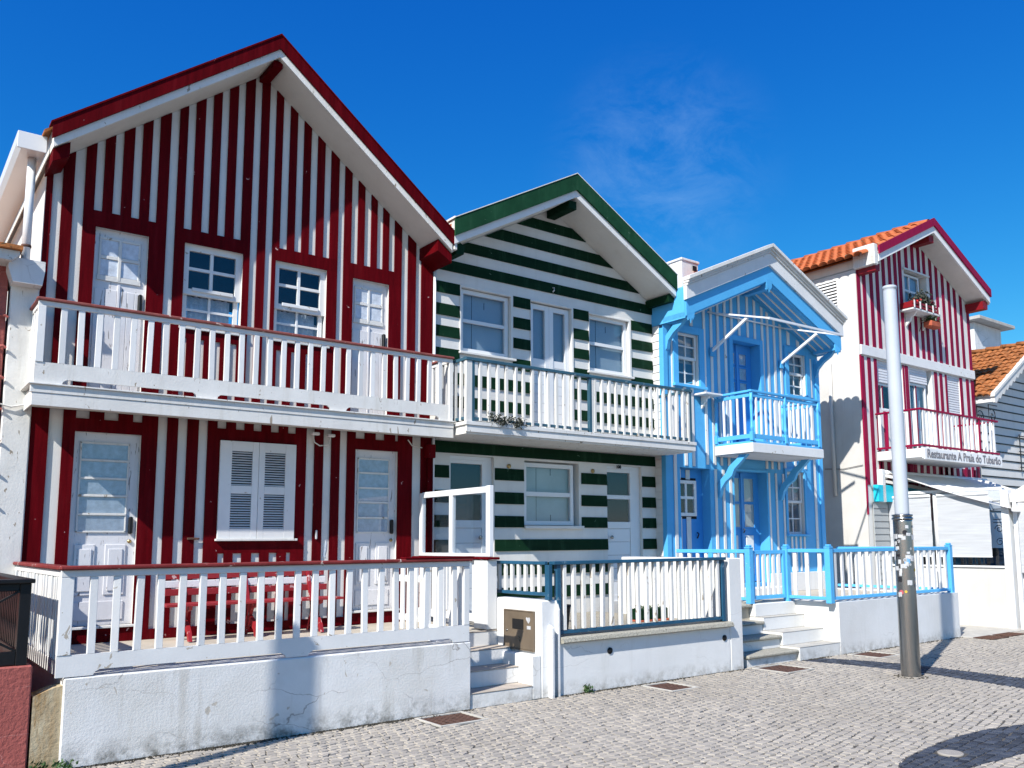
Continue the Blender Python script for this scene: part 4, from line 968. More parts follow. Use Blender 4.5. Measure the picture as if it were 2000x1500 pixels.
# roof and heavily moulded gable
BYR = 10.18
vstrip('roof', 'blue', BC, 7.30, 6.755, BS, 11.02, 15.72, BYR+.031, 16.0, bl)
vstrip('roof_covering', 'tile', BC, 7.42, 7.301, BS, 11.6, 15.74, BYR+.08, 16.0, bl)
vstrip('gable_board', 'blue', BC, 7.085, 6.785, BS, 11.03, 15.70, BYR, BYR+.030, bl)
vstrip('gable_fascia', 'white_paint', BC, 7.325, 7.080, BS, 11.00, 15.73, BYR-.045, BYR+.030, bl)
for k, (a, b, y) in enumerate(((7.330, 7.375, .075), (7.378, 7.425, .105), (7.428, 7.490, .145))):
    vstrip('crown_moulding', 'white_old', BC, b, a, BS, 11.0-.008*k, 15.73+.012*k, BYR-y, BYR+.03, bl)
for x, sgn in ((11.14, 1), (15.58, -1)):     # cut pendants at the gable feet
    z = btop(x)+.10; prism('pendant', 'blue', [(x-.11, z), (x+.11, z+.05*sgn), (x+.09, z-.10), (x+.05, z-.16), (x+.03, z-.12), (x, z-.22), (x-.03, z-.14), (x-.06, z-.18), (x-.10, z-.08)], BYR+.001, BYR+.028, bl)
prism('pendant', 'blue', [(BC-.09, 6.80), (BC+.09, 6.80), (BC+.08, 6.66), (BC+.04, 6.60), (BC+.03, 6.63), (BC, 6.55), (BC-.03, 6.63), (BC-.05, 6.60), (BC-.08, 6.68)], BYR-.004, BYR+.034, bl)
box('ridge_beam', 'blue', BC-.07, BC+.07, BYR+.035, YB-.001, 6.60, 6.72, bl, .004)
for x, a in ((11.12, 0), (15.60, 0)):
    box('eave_beam', 'blue', x-.10, x+.10, BYR+.032, YB-.03, 5.70, 5.80, bl, .006)
    prism('eave_bracket', 'blue', [(YB-.0, 5.20), (YB-.05, 5.24), (YB-.09, 5.38), (YB-.22, 5.50), (YB-.40, 5.60), (YB-.50, 5.70), (YB-.38, 5.70), (YB-.20, 5.62), (YB-.03, 5.48), (YB-.0, 5.40)], x-.04, x+.04, bl, 'x')
for k in range(3):   # white battens on the soffit
    f = .12+k*.17
    for s_ in (-1, 1):
        y = YB-.12-k*.17
        bar('soffit_batten', 'white_paint', (BC+s_*.10, y, 6.755-BS*.10-.008), (BC+s_*2.25, y, 6.755-BS*2.25-.008), .02, .04, bl)
btm = tile_mesh(Vector((0, 1, 0)), Vector((1, 0, -BS)).normalized(), Vector((BS, 0, 1)).normalized())
for k in range(26): link('roof_tile', btm, 'tile', bl, (15.42, BYR+.16+k*.205, 7.43-BS*(15.42-BC)))
# chimney
ch = multi('chimney', 'plaster_old', [(11.55, 12.00, 10.75, 11.45, 6.3, 6.98), (11.53, 12.02, 10.73, 11.47, 6.98, 7.03)], bl, .01)
box('flue_shade_plate', 'rubber', 11.82, 11.93, 10.722, 10.728, 6.82, 6.92, ch, 0)  # black plate: shade of a flue opening put into its colour
# balcony
bb = box('balcony', 'white_paint', 12.30, 14.43, 9.85, YB-.04, 3.367, 3.535, bl, .006)
box('floor_edge', 'blue_rail', 12.32, 14.41, 9.87, YB-.04, 3.5355, 3.575, bb, .004)
zb = 3.576
for x, y in ((12.335, 9.885), (13.30, 9.885), (14.33, 9.885), (12.335, 10.71), (14.33, 10.71)):
    prof = [(.030, 0), (.030, .22), (.036, .23), (.026, .26), (.022, .40), (.030, .62), (.024, .70), (.036, .72), (.036, .76), (.030, .78), (.030, .88)]
    lathe('post', 'blue_rail', prof, x, y, zb, bb, 12)
    box('post_block', 'blue_rail', x-.034, x+.034, y-.034, y+.034, zb, zb+.16, bb, .004)
box('rail', 'blue_rail', 12.285, 14.38, 9.85, 9.92, 4.455, 4.497, bb, .006); box('rail', 'blue_rail', 12.30, 12.37, 9.921, 10.74, 4.4555, 4.4965, bb, .006); box('rail', 'blue_rail', 14.295, 14.365, 9.921, 10.74, 4.4555, 4.4965, bb, .006)
box('under_rail', 'blue_rail', 12.37, 14.30, 9.872, 9.898, 4.37, 4.43, bb, .004); box('under_rail', 'blue_rail', 12.322, 12.348, 9.92, 10.70, 4.37, 4.43, bb, .004); box('under_rail', 'blue_rail', 14.317, 14.343, 9.92, 10.70, 4.37, 4.43, bb, .004)
box('bottom_rail', 'blue_rail', 12.37, 13.27, 9.872, 9.898, 3.62, 3.70, bb, .004); box('bottom_rail', 'blue_rail', 13.33, 14.30, 9.872, 9.898, 3.62, 3.70, bb, .004)
box('bottom_rail', 'blue_rail', 12.322, 12.348, 9.92, 10.70, 3.62, 3.70, bb, .004); box('bottom_rail', 'blue_rail', 14.317, 14.343, 9.92, 10.70, 3.62, 3.70, bb, .004)
def slat(x0, x1, y0, y1): box('baluster', 'white_paint', x0, x1, y0, y1, 3.70, 4.37, bb, .003)
for k in range(6): slat(12.45+k*.137, 12.49+k*.137, 9.870, 9.900)
for k in range(6): slat(13.41+k*.142, 13.45+k*.142, 9.870, 9.900)
for k in range(4): slat(12.320, 12.350, 10.02+k*.16, 10.06+k*.16); slat(14.315, 14.345, 10.02+k*.16, 10.06+k*.16)
for x in (12.42, 14.27):
    prism('balcony_brace', 'blue', [(YB, 2.58), (YB-.05, 2.60), (YB-.10, 2.76), (YB-.20, 2.88), (YB-.36, 2.98), (YB-.42, 3.10), (YB-.60, 3.24), (YB-.74, 3.366), (YB-.56, 3.366), (YB-.48, 3.28), (YB-.30, 3.16), (YB-.22, 3.04), (YB-.06, 2.90), (YB, 2.78)], x-.04, x+.04, bb, 'x')
for k in range(6): box('soffit_plank', 'white_siding', 12.33, 14.40, 9.88+k*.143, 9.88+k*.143+.138, 3.352, 3.366, bb, .004)
# awning frame without its canvas
af = root('awning_frame', 'bare white awning frame on two struts above the blue balcony door', 'awning', (13.4, YB, 5.36))
tube('roller_bar', 'white_pvc', [(12.20, YB-.05, 6.095), (14.58, YB-.05, 6.12)], .018, af, 8)
bar('side_arm', 'white_pvc', (12.28, YB-.05, 6.085), (12.30, 9.37, 5.70), .035, .03, af); bar('side_arm', 'white_pvc', (14.53, YB-.05, 6.12), (14.53, 9.40, 5.72), .035, .03, af)
bar('front_bar', 'white_pvc', (12.27, 9.38, 5.70), (14.57, 9.40, 5.725), .03, .04, af)
for x, z0 in ((12.31, 5.35), (14.41, 5.37)):
    bar('strut', 'white_pvc', (x, YB-.03, z0), (x+.01, 9.885, 5.825), .045, .05, af)
    box('bracket', 'blue', x-.05, x+.05, YB-.06, YB-.019, z0-.10, z0+.07, af, .006)
# little shelf beside the left window
sh_ = root('wall_shelf', 'small white bracket shelf on the blue wall between the two balconies', 'shelf', (12.0, YB, 4.2))
box('shelf_board', 'white_paint', 11.80, 12.27, YB-.30, YB-.02, 4.455, 4.49, sh_, .005)
prism('bracket', 'white_paint', [(YB-.02, 4.455), (YB-.24, 4.455), (YB-.20, 4.40), (YB-.16, 4.40), (YB-.14, 4.34), (YB-.09, 4.33), (YB-.07, 4.26), (YB-.02, 4.22)], 11.98, 12.02, sh_, 'x')

# ------------------------------------------------------------------ terrace and steps of the blue house
bt = root('blue_terrace_wall', 'smooth white terrace wall and steps in front of the blue house', 'wall', (14, 8.18, 0))
prism('front_wall', 'plaster', [(12.2, 8.18), (16.0, 8.18), (16.0, 8.45), (12.45, 8.45), (12.45, 9.12), (12.2, 9.12)], 0, .815, bt, 'z')
box('side_wall', 'plaster', 15.75, 15.999, 8.4505, 10.7, 0, .815, bt, .006)
prism('terrace_floor', 'floor_tile', [(9.86, 9.1205), (12.4495, 9.1205), (12.4495, 8.4505), (15.7495, 8.4505), (15.7495, 10.77), (9.86, 10.77)], .5, .80, bt, 'z')
box('landing', 'plaster', 12.25, 13.9, 10.35, 10.72, .801, .93, bt, .006)
for z1, y0 in ((.20, 8.186), (.40, 8.49), (.60, 8.84)):
    s_ = box('cheek_step', 'plaster', 11.15, 12.199, y0, 9.119, z1-.2, z1-.008, bt, .006)
    box('step_top', 'concrete', 11.15, 12.199, y0-.004, y0+.36, z1-.008, z1, s_, .003)
for z1, y0 in ((.17, 8.24), (.36, 8.54), (.55, 8.86)):
    s_ = box('step', 'plaster', 9.99, 11.149, y0, 9.119, z1-.19 if z1 > .18 else 0, z1-.05, bt, .006)
    box('granite_tread', 'granite', 9.97, 11.149, y0-.05, y0+.34, z1-.05, z1, s_, .02)
box('top_step', 'granite', 9.97, 11.149, 9.04, 9.119, .745, .80, bt, .015); box('landing_block', 'plaster', 11.15, 12.199, 9.0, 9.119, .60, .80, bt, .006)
# fence
bf = root('blue_terrace_fence', 'bright blue fence with white pickets round the blue house terrace', 'fence', (14, 8.2, .8))
def bpost(x, y, z0=.80, h=.93):
    p = box('post', 'blue_rail', x-.05, x+.05, y-.05, y+.05, z0, z0+h-.06, bf, .006)
    multi('post_cap', 'blue_rail', [(x-.056, x+.056, y-.056, y+.056, z0+h-.06, z0+h-.035), (x-.04, x+.04, y-.04, y+.04, z0+h-.035, z0+h)], p, .012)
P1, P2, P3, P4, P5 = (12.10, 8.26), (15.90, 8.26), (12.10, 9.08), (11.14, 9.08), (11.14, 10.70)
for p in (P1, P2, P3, P4): bpost(*p)
def brun(a, b, n, z0=.90, z1=1.66):
    ax, ay = a; cx, cy = b
    horiz = abs(ax-cx) > abs(ay-cy)
    if horiz:
        x0, x1 = sorted((ax, cx)); x0 += .051; x1 -= .051
        box('rail', 'blue_rail', x0, x1, ay-.03, ay+.03, z1-.06, z1, bf, .005); box('bottom_rail', 'blue_rail', x0, x1, ay-.028, ay+.028, z0-.05, z0, bf, .005)
        for i in range(n):
            x = x0+(x1-x0)*(i+.5)/n; box('picket', 'white_paint', x-.033, x+.033, ay-.016, ay+.016, z0, z1-.06, bf, .004)
    else:
        y0, y1 = sorted((ay, cy)); y0 += .051; y1 -= .051
        box('rail', 'blue_rail', ax-.03, ax+.03, y0, y1, z1-.06, z1, bf, .005); box('bottom_rail', 'blue_rail', ax-.028, ax+.028, y0, y1, z0-.05, z0, bf, .005)
        for i in range(n):
            y = y0+(y1-y0)*(i+.5)/n; box('picket', 'white_paint', ax-.016, ax+.016, y-.033, y+.033, z0, z1-.06, bf, .004)
brun(P1, P2, 18); brun(P1, P3, 3); brun(P4, P5, 8)
brun((15.90, 8.31), (15.90, 10.7), 11)
# the gate leaf between two posts
gt_ = root('blue_gate', 'narrow blue gate with white pickets at the head of the granite steps', 'gate', (11.6, 9.08, .8))
multi('gate_frame', 'blue_rail', [(11.20, 11.25, 9.06, 9.10, .86, 1.64), (11.99, 12.04, 9.06, 9.10, .86, 1.64), (11.25, 11.99, 9.061, 9.099, 1.58, 1.64), (11.25, 11.99, 9.061, 9.099, .86, .92)], gt_)
for k in range(5): box('picket', 'white_paint', 11.33+k*.13, 11.385+k*.13, 9.066, 9.094, .92, 1.58, gt_, .003)

# ================================================================== pink striped house
YP = 9.80
pk = root('pink_striped_house', 'white house with narrow crimson stripes, flower box window and orange tiled roof', 'house', (18.15, YP, 0))
PC, PS = 18.15, 0.482
PX0, PX1 = 15.77, 20.54
def ptop(x): return 8.52-PS*abs(x-PC)
PO = [(17.66, 18.62, 6.88, 7.73, .16), (16.36, 17.36, 4.50, 5.545, .14), (17.63, 18.60, 3.60, 5.56, .14), (19.25, 19.85, 4.66, 5.56, .08)]
facade('wall', 'white_wall', PX0, PX1, 0, YP, ptop, PO, .14, pk, (PC,))
def side_wall_poly():
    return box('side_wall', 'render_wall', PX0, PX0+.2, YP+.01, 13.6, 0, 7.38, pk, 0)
side_wall_poly(); box('side_wall', 'white_wall', PX1-.2, PX1, YP+.01, 13.6, 0, 7.36, pk, 0)
PD = .014
def pb(x, z0, z1=None, wd=.115):
    a, b = x-wd/2, x+wd/2; a = max(a, PX0-.005); b = min(b, PX1+.005)
    if z1 is None: board('stripe_board', 'pink', a, b, z0, ptop(a)-.02, ptop(b)-.02, YP-PD, YP-.0005, pk)
    else: board('stripe_board', 'pink', a, b, z0, z1, z1, YP-PD, YP-.0005, pk)
xs = [15.83, 16.04, 16.31, 16.55, 16.81, 17.06, 17.29, 17.49, 17.77, 18.04, 18.30, 18.53, 18.80, 19.06, 19.33, 19.60, 19.86, 20.14, 20.46]
for x in xs:
    if 17.6 < x < 18.68:
        pb(x, 7.78); pb(x, 5.79, 6.80)
    else: pb(x, 5.79)
for x, wd in ((15.82, .13), (16.07, .115), (16.305, .10), (17.52, .12), (18.76, .12), (18.99, .115), (19.215, .07), (19.91, .12), (20.22, .125), (20.46, .14), (17.395, .05)): pb(x, 2.9, 5.55, wd)
for x in [16.36+.262*k for k in range(16)]: pb(x, 2.2, 3.40 if x > 16.2 else 3.5, .12)
for x in (16.57, 16.83, 17.09): pb(x, 3.4, 4.46, .1)
box('band_course', 'white_paint', PX0-.01, PX1+.01, YP-.045, YP-.0005, 5.575, 5.78, pk, .006)
box('corner_board', 'pink', PX0-.01, PX0+.012, YP-.016, YP+.02, 2.3, 5.57, pk, .002)
# windows
f = window(pk, 17.68, 18.42, 6.90, 7.70, YP+.08, 'white_pvc', .05, (18.02,), (7.32,), .05, .05, ('shade_panel', .07))
box('window_head', 'white_paint', 17.60, 18.70, YP-.04, YP-.015, 7.735, 7.775, pk, .004)
def roll_window(x0, x1, z0, z1, zr, xb):
    f = window(pk, x0, x1, z0, zr, YP+.08, 'white_pvc', .05, (xb,), (), .05, .05, ('dark_inside', .30))
    box('centre_strip', 'pink', xb-.018, xb+.018, YP+.075, YP+.08, z0+.05, zr-.05, f, 0)
    n_ = max(3, int((z1-zr)/.055))
    for k in range(n_):
        z = zr+(z1-zr)*k/n_; prism('roller_slat', 'roller', [(YP+.05, z+.002), (YP+.04, z+.012), (YP+.045, z+(z1-zr)/n_-.002), (YP+.055, z+(z1-zr)/n_-.002)], x0, x1, f, 'x')
    return f
roll_window(16.36, 17.36, 4.50, 5.545, 5.08, 16.66); f = roll_window(17.64, 18.45, 3.60, 5.56, 5.22, 18.02)
for k in range(2):
    bm = bmesh.new(); pr = None
    x0 = 17.70+k*.36
    for q in range(15):
        x = x0+.30*q/14; y = YP+.20+.012*math.sin(q*1.7); c = bm.verts.new((x-x0, y-YP, 0)); d_ = bm.verts.new((x-x0, y-YP, 1.3))
        if pr: bm.faces.new((pr[0], c, d_, pr[1]))
        pr = (c, d_)
    link('net_curtain', to_mesh(bm, 'net_curtain', True), 'curtain', f, (x0, YP, 3.85))
for k in range(16):
    z = 4.66+k*.05625; prism('roller_slat', 'roller', [(YP+.03, z+.002), (YP+.018, z+.014), (YP+.022, z+.052), (YP+.035, z+.052)], 19.25, 19.85, pk, 'x')
# roof
PYR = 9.35
vstrip('roof', 'soffit', PC, 8.74, 8.545, PS, 15.80, 20.66, PYR+.001, 13.6, pk)
vstrip('bargeboard_trim', 'white_paint', PC, 8.72, 8.55, PS, 15.85, 20.62, PYR-.035, PYR, pk)
vstrip('bargeboard', 'pink', PC, 8.885, 8.705, PS, 15.84, 20.64, PYR-.07, PYR-.0355, pk)
box('ridge_beam', 'dark_red', 18.03, 18.23, PYR+.02, YP-.001, 8.34, 8.50, pk, .006)
prism('purlin', 'dark_red', [(20.35, 7.38), (20.38, 7.20), (20.58, 7.20), (20.60, 7.36), (20.5, 7.42)], PYR+.02, YP+.3, pk); prism('purlin', 'dark_red', [(15.79, 7.37), (15.80, 7.26), (15.95, 7.26), (15.97, 7.42)], PYR+.02, YP-.001, pk)
box('verge_block', 'plaster_old', 15.70, 15.835, PYR-.03, YP+.02, 7.36, 7.80, pk, .015)
# side ventilation louvre towards the blue house
lv = multi('louvre_frame', 'white_wall', [(PX0-.02, PX0-.001, 10.22, 10.26, 6.5, 7.28), (PX0-.02, PX0-.001, 10.26, 11.0, 7.24, 7.28), (PX0-.02, PX0-.001, 11.0, 11.04, 6.4, 7.28)], pk)
box('louvre_back', 'dark_inside', PX0-.006, PX0-.001, 10.26, 11.0, 6.3, 7.24, lv, 0)  # near-black sheet: shade behind the slats put into its colour
for k in range(13):
    z = 6.36+k*.068; prism('louvre', 'white_paint', [(PX0-.03, z), (PX0-.008, z+.035), (PX0-.008, z+.045), (PX0-.034, z+.010)], 10.26, 11.0, lv)
tube('downpipe', 'render_wall', [(PX0-.05, 10.5, 5.5), (PX0-.05, 10.5, 2.7)], .04, pk, 10)
tube('cable', 'iron', [(PX0-.01, 10.75, 3.28), (PX0-.02, 10.3, 3.25), (PX0-.02, 9.85, 3.30)], .006, pk, 5)
# roof tiles on the left slope (the side seen) and ridge tiles
u = Vector((0, 1, 0)); v = Vector((-1, 0, -PS)).normalized(); nrm = Vector((-PS, 0, 1)).normalized()
tm = tile_mesh(u, v, nrm)
rf_ = box('tile_bed', 'tile_old', PC-2.5, PC-2.45, PYR+.3, PYR+.31, 7.6, 7.61, pk, 0)
rowl = .36; ncol = 19; nrow = 8
for r_ in range(nrow):
    for c_ in range(ncol):
        s_ = r_*rowl+.02; y = PYR+.20+c_*.205
        p = Vector((PC, 0, 8.80))+v*s_+nrm*.01
        o = link('roof_tile', tm, 'tile', rf_, (p.x, y, p.z))
def flat_slope(name, m, x0, z0, x1, z1, ya, yb, parent, t=.03):
    return prism(name, m, [(x0, z0), (x1, z1), (x1, z1+t), (x0, z0+t)], ya, yb, parent)
flat_slope('tile_underlay', 'tile_old', PC-2.42, 8.74-PS*2.42, PC, 8.745, PYR+.1, 13.5, pk)
um = tile_mesh(Vector((1, 0, 0)), Vector((0, 1, 0)), Vector((0, 0, 1)), .26, .44)
for k in range(10): link('ridge_tile', um, 'tile', rf_, (PC, PYR+.05+k*.40, 8.80))
# flower box
fb = root('flower_box', 'red and white flower box with dark plants under the gable window', 'flower box', (18.0, YP-.2, 6.72))
box('shelf', 'white_paint', 17.38, 18.52, YP-.33, YP-.016, 6.73, 6.765, fb, .004)
multi('box_rail', 'dark_red', [(17.38, 18.52, YP-.33, YP-.31, 6.78, 6.83), (17.38, 18.52, YP-.33, YP-.31, 6.86, 6.91), (17.38, 17.40, YP-.31, YP-.02, 6.78, 6.91)], fb)
for x in (17.42, 17.66, 17.92, 18.2, 18.47): box('box_post', 'white_paint', x-.02, x+.02, YP-.345, YP-.331, 6.766, 6.93, fb, .002)
prism('bracket', 'white_paint', [(YP-.016, 6.73), (YP-.28, 6.73), (YP-.20, 6.64), (YP-.14, 6.62), (YP-.12, 6.55), (YP-.016, 6.44)], 17.60, 17.65, fb, 'x'); prism('bracket', 'white_paint', [(YP-.016, 6.73), (YP-.28, 6.73), (YP-.20, 6.64), (YP-.14, 6.62), (YP-.12, 6.55), (YP-.016, 6.44)], 18.28, 18.33, fb, 'x')
leaf_clump('foliage', 'leaf_dark', [(17.7, YP-.17, 6.98), (17.9, YP-.17, 7.05), (18.1, YP-.17, 7.08), (18.3, YP-.17, 7.0), (18.42, YP-.17, 6.93)], 700, .045, (.07, .06, .07), fb, 21)
leaf_clump('flowers', 'flower_red', [(17.5, YP-.25, 6.92), (17.6, YP-.28, 6.94)], 60, .03, (.05, .04, .025), fb, 22)
hp = root('hanging_pot', 'terracotta pot with small plants hung below the flower box', 'plant pot', (18.42, YP-.25, 6.45))
box('pot', 'terracotta', 18.16, 18.60, YP-.30, YP-.10, 6.47, 6.62, hp, .03)
leaf_clump('foliage', 'leaf', [(18.25, YP-.2, 6.66), (18.4, YP-.2, 6.68), (18.52, YP-.2, 6.65)], 260, .035, (.05, .05, .03), hp, 23)
tube('hook', 'iron', [(18.16, YP-.2, 6.6), (18.13, YP-.1, 6.58), (18.14, YP-.02, 6.4)], .008, hp, 5)
# pink house balcony
PB = 8.79
pbal = multi('balcony', 'white_paint', [(16.17, 19.45, PB+.03, YP-.02, 3.40, 3.58), (16.16, 19.45, PB, PB+.03, 3.375, 3.60)], pk, .006)
box('rail', 'pink', 16.17, 19.46, PB+.01, PB+.06, 4.345, 4.385, pbal, .006); box('bottom_rail', 'pink', 16.17, 19.46, PB+.015, PB+.055, 3.625, 3.665, pbal, .005)
box('rail', 'pink', 16.17, 16.22, PB+.061, YP-.02, 4.345, 4.384, pbal, .006); box('bottom_rail', 'pink', 16.175, 16.215, PB+.056, YP-.02, 3.625, 3.664, pbal, .005)
box('rail', 'pink', 19.41, 19.46, PB+.061, YP-.02, 4.345, 4.384, pbal, .006)
k = 0; x = 16.30
while x < 19.42:
    box('baluster', 'pink' if k in (9, 14) else 'white_paint', x-.028, x+.028, PB+.022, PB+.048, 3.666, 4.344, pbal, .004); x += .165; k += 1
for k in range(6):
    y = PB+.16+k*.15; box('baluster', 'pink' if k == 4 else 'white_paint', 16.182, 16.21, y-.028, y+.028, 3.666, 4.344, pbal, .004)
    box('baluster', 'white_paint', 19.42, 19.45, y-.028, y+.028, 3.60, 4.344, pbal, .004)
sg = root('restaurant_sign', 'white board lettered Restaurante A Praia do Tubarao under the crimson balcony railing', 'sign', (17.8, PB, 3.37))
box('sign_board', 'white_paint', 16.175, 19.42, PB-.035, PB-.002, 3.36, 3.575, sg, .004)
tm_ = text_mesh('sign_lettering', 'Restaurante A Praia do Tubarão', 'lettering', .235, (16.25, PB-.038, 3.40), RX, sg, .004, .004, 1.0)
wd = max(v_.co.x for v_ in tm_.data.vertices); 
for v_ in tm_.data.vertices: v_.co.x *= 3.08/wd
# awning
aw = root('restaurant_awning', 'white canvas awning rolled out below the restaurant sign board', 'awning', (18.2, YP, 3.1))
bm = bmesh.new(); rows = []
for i in range(9):
    t_ = i/8; y = 9.72-t_*2.5; z = 3.18-t_*.86-.05*math.sin(math.pi*t_)
    rows.append([bm.verts.new((x-16.2, y-9.72, z-3.14+(.02*math.sin(x*9) if i else 0))) for x in [16.35+k*.35 for k in range(13)]])
for i in range(8):
    for k in range(12): bm.faces.new((rows[i][k], rows[i][k+1], rows[i+1][k+1], rows[i+1][k]))
link('canvas', to_mesh(bm, 'canvas', True), 'canvas', aw, (16.2, 9.72, 3.14))
tube('roller', 'white_pvc', [(16.25, 9.70, 3.16), (20.6, 9.70, 3.16)], .05, aw, 10)
tube('front_bar', 'white_pvc', [(16.3, 7.22, 2.31), (20.6, 7.22, 2.31)], .035, aw, 10)
bar('arm', 'canvas', (16.22, 9.72, 3.10), (17.7, 8.75, 2.80), .05, .06, aw); bar('arm', 'canvas', (17.7, 8.75, 2.80), (16.6, 7.25, 2.32), .05, .06, aw)
bar('arm', 'canvas', (16.22, 9.70, 2.98), (18.4, 9.2, 2.72), .05, .06, aw)
box('mount', 'white_pvc', 16.12, 16.24, 9.66, 9.785, 2.55, 3.22, aw, .01)
tag(box('turquoise_beam', 'turquoise', 15.95, 17.8, 9.66, 9.775, 2.56, 2.90, None, .006), 'turquoise board over the restaurant entrance behind the steel pole', 'board')
ent = root('entrance_cladding', 'grey lapped boards beside the restaurant entrance behind the steel pole', 'cladding', (16.1, 9.7, 0))
for k in range(17): prism('cladding_board', 'grey_siding', [(9.784, .35+k*.13), (9.755, .35+k*.13), (9.768, .475+k*.13), (9.784, .475+k*.13)], 15.92, 16.45, ent, 'x')
# wind break of the restaurant terrace
XS = 16.50
wb = root('terrace_wind_break', 'white wall with posts and window strip enclosing the restaurant terrace', 'wall', (XS, 8.6, 0))
box('low_wall', 'render_wall', XS, XS+.12, 7.52, 9.78, 0, 1.265, wb, .006); box('sill', 'white_paint', XS-.03, XS+.14, 7.52, 9.78, 1.266, 1.30, wb, .004)
box('corner_post', 'white_pvc', XS-.02, XS+.16, 7.38, 7.519, 0, 2.70, wb, .006)
tube('screen_post', 'white_pvc', [(XS+.06, 8.80, 1.30), (XS+.06, 8.80, 2.72)], .055, wb, 12)
box('top_rail', 'white_pvc', XS+.02, XS+.10, 7.52, 9.78, 2.70, 2.76, wb, .004)
box('window_strip', 'glass', XS+.045, XS+.05, 7.52, 9.78, 1.30, 2.70, wb, 0)
box('terrace_shade_sheet', 'dark_inside', XS+.9, XS+.95, 7.55, 9.7, 0.0, 1.62, wb, 0)  # dark sheet added to stand in for shade inside the terrace
for nm, lab, y0, y1 in (('roller_blind', 'pale roller blind hanging directly behind the steel pole', 8.86, 9.76), ('roller_blind', 'pale roller blind hanging in the open, right of the steel pole', 7.72, 8.74)):
    b_ = root(nm, lab, 'blind', (XS-.03, (y0+y1)/2, 1.5), 'roller blinds of the terrace')
    bm = bmesh.new(); rws = []
    for i in range(13):
        z = 1.475+(2.625-1.475)*i/12
        rws.append([bm.verts.new((.006*math.sin(i*2.1+k*.7), (y1-y0)*k/10, z-1.475)) for k in range(11)])
    for i in range(12):
        for k in range(10): bm.faces.new((rws[i][k], rws[i][k+1], rws[i+1][k+1], rws[i+1][k]))
    link('blind_sheet', to_mesh(bm, 'blind_sheet', True), 'blind', b_, (XS-.035, y0, 1.475))
    box('bottom_bar', 'white_pvc', XS-.05, XS-.02, y0, y1, 1.455, 1.475, b_, .004); box('roller', 'white_pvc', XS-.06, XS-.01, y0, y1, 2.62, 2.68, b_, .015)
# scrolled iron grille in the window strip
gi = root('iron_grille', 'black scrolled iron grille beside the right roller blind', 'grille', (XS+.09, 7.62, 1.3))
def scroll(cy, cz, r0, turns, s_=1):
    return [(XS+.09, cy+s_*r0*(1-.75*t_/20)*math.cos(turns*2*math.pi*t_/20), cz+r0*(1-.75*t_/20)*math.sin(turns*2*math.pi*t_/20)) for t_ in range(21)]
for cz, s_ in ((1.5, 1), (1.74, -1), (1.98, 1)): tube('scroll', 'iron', scroll(7.62, cz, .08, 1.4, s_), .008, gi, 5)
for z in (1.36, 2.1, 2.16, 2.35, 2.5): tube('grille_bar', 'iron', [(XS+.09, 7.53, z), (XS+.09, 7.72, z)], .008, gi, 5)
# tent-like canopy at the right edge
tn = root('street_canopy', 'white canvas canopy and hanging blind at the right edge of the photo', 'canopy', (17.2, 7.1, 0))
prism('canopy_roof', 'canvas', [(6.2, 2.62), (6.2, 2.47), (7.36, 2.47), (7.36, 2.62), (6.78, 2.95)], 16.52, 19.5, tn, 'x')
box('canopy_post', 'white_pvc', 16.53, 16.60, 7.26, 7.33, 0, 2.47, tn, .004)
box('hanging_blind', 'blind', 16.545, 16.565, 6.25, 7.25, 1.18, 2.44, tn, .002)
box('canopy_side', 'plaster', 16.66, 16.74, 7.18, 7.33, 0, 1.2, tn, .006)
tb = root('terrace_table', 'brown table edge under the canopy at the right edge', 'table', (17.3, 6.9, 0))
box('table_top', 'dark_red', 16.9, 17.8, 6.5, 7.2, 1.02, 1.06, tb, .005)
for x in (16.95, 17.72): box('table_leg', 'steel', x, x+.05, 6.9, 6.95, 0, 1.02, tb, .004)
box('crate', 'rubber', 16.62, 17.3, 7.05, 7.25, 0, .22, tb, .01)
tag(box('dark_crate', 'rubber', 16.64, 17.25, 7.27, 7.36, 0, .24, None, .01), 'black slatted crate on the ground below the right canopy', 'crate')
# ================================================================== black and white banded house beyond
fh = root('black_banded_house', 'white house with thin black horizontal lines and an old tiled roof at the right edge', 'house', (23.3, 9.95, 0))
FX0, FX1, FYF = 20.95, 25.9, 9.95
FC, FS = 23.4, .60
def ftop(x): return 6.62-FS*abs(x-FC)
facade('wall', 'white_wall', FX0, FX1, 0, FYF, ftop, [], .1, fh, (FC,))
box('side_wall', 'white_wall', FX0, FX0+.2, FYF+.01, 13.4, 0, 5.15, fh, 0)
for k in range(17):
    z = 2.45+k*.21
    xl = max(FX0, FC-(6.55-z)/FS); xr = min(FX1, FC+(6.55-z)/FS)
    box('band_board', 'black_paint', xl, xr, FYF-.014, FYF-.0005, z, z+.032, fh, .002)
rfx = vstrip('roof', 'soffit', FC, 6.78, 6.64, FS, 20.76, 26.1, 9.47, 13.4, fh)
tmf = tile_mesh(Vector((0, 1, 0)), Vector((-1, 0, -FS)).normalized(), Vector((-FS, 0, 1)).normalized(), .16, .31)
V, F = [], []; vdir = Vector((-1, 0, -FS)).normalized()
for r_ in range(13):
    for c_ in range(25):
        p = Vector((FC, 9.57+c_*.152, 6.79))+vdir*(r_*.24)
        b0 = len(V); rot = random.uniform(-.015, .015)
        V += [tuple(vv.co+p+Vector((0, 0, rot))) for vv in tmf.vertices]; F += [tuple(b0+i for i in pp.vertices) for pp in tmf.polygons]
me = bpy.data.meshes.new('old_tiles'); me.from_pydata(V, [], F); o = link('old_tiles', me, 'tile_old', fh, (0, 0, 0)); o['kind'] = 'stuff'
for k in range(10): link('ridge_tile', um, 'tile_old', fh, (FC, 9.5+k*.40, 6.80))
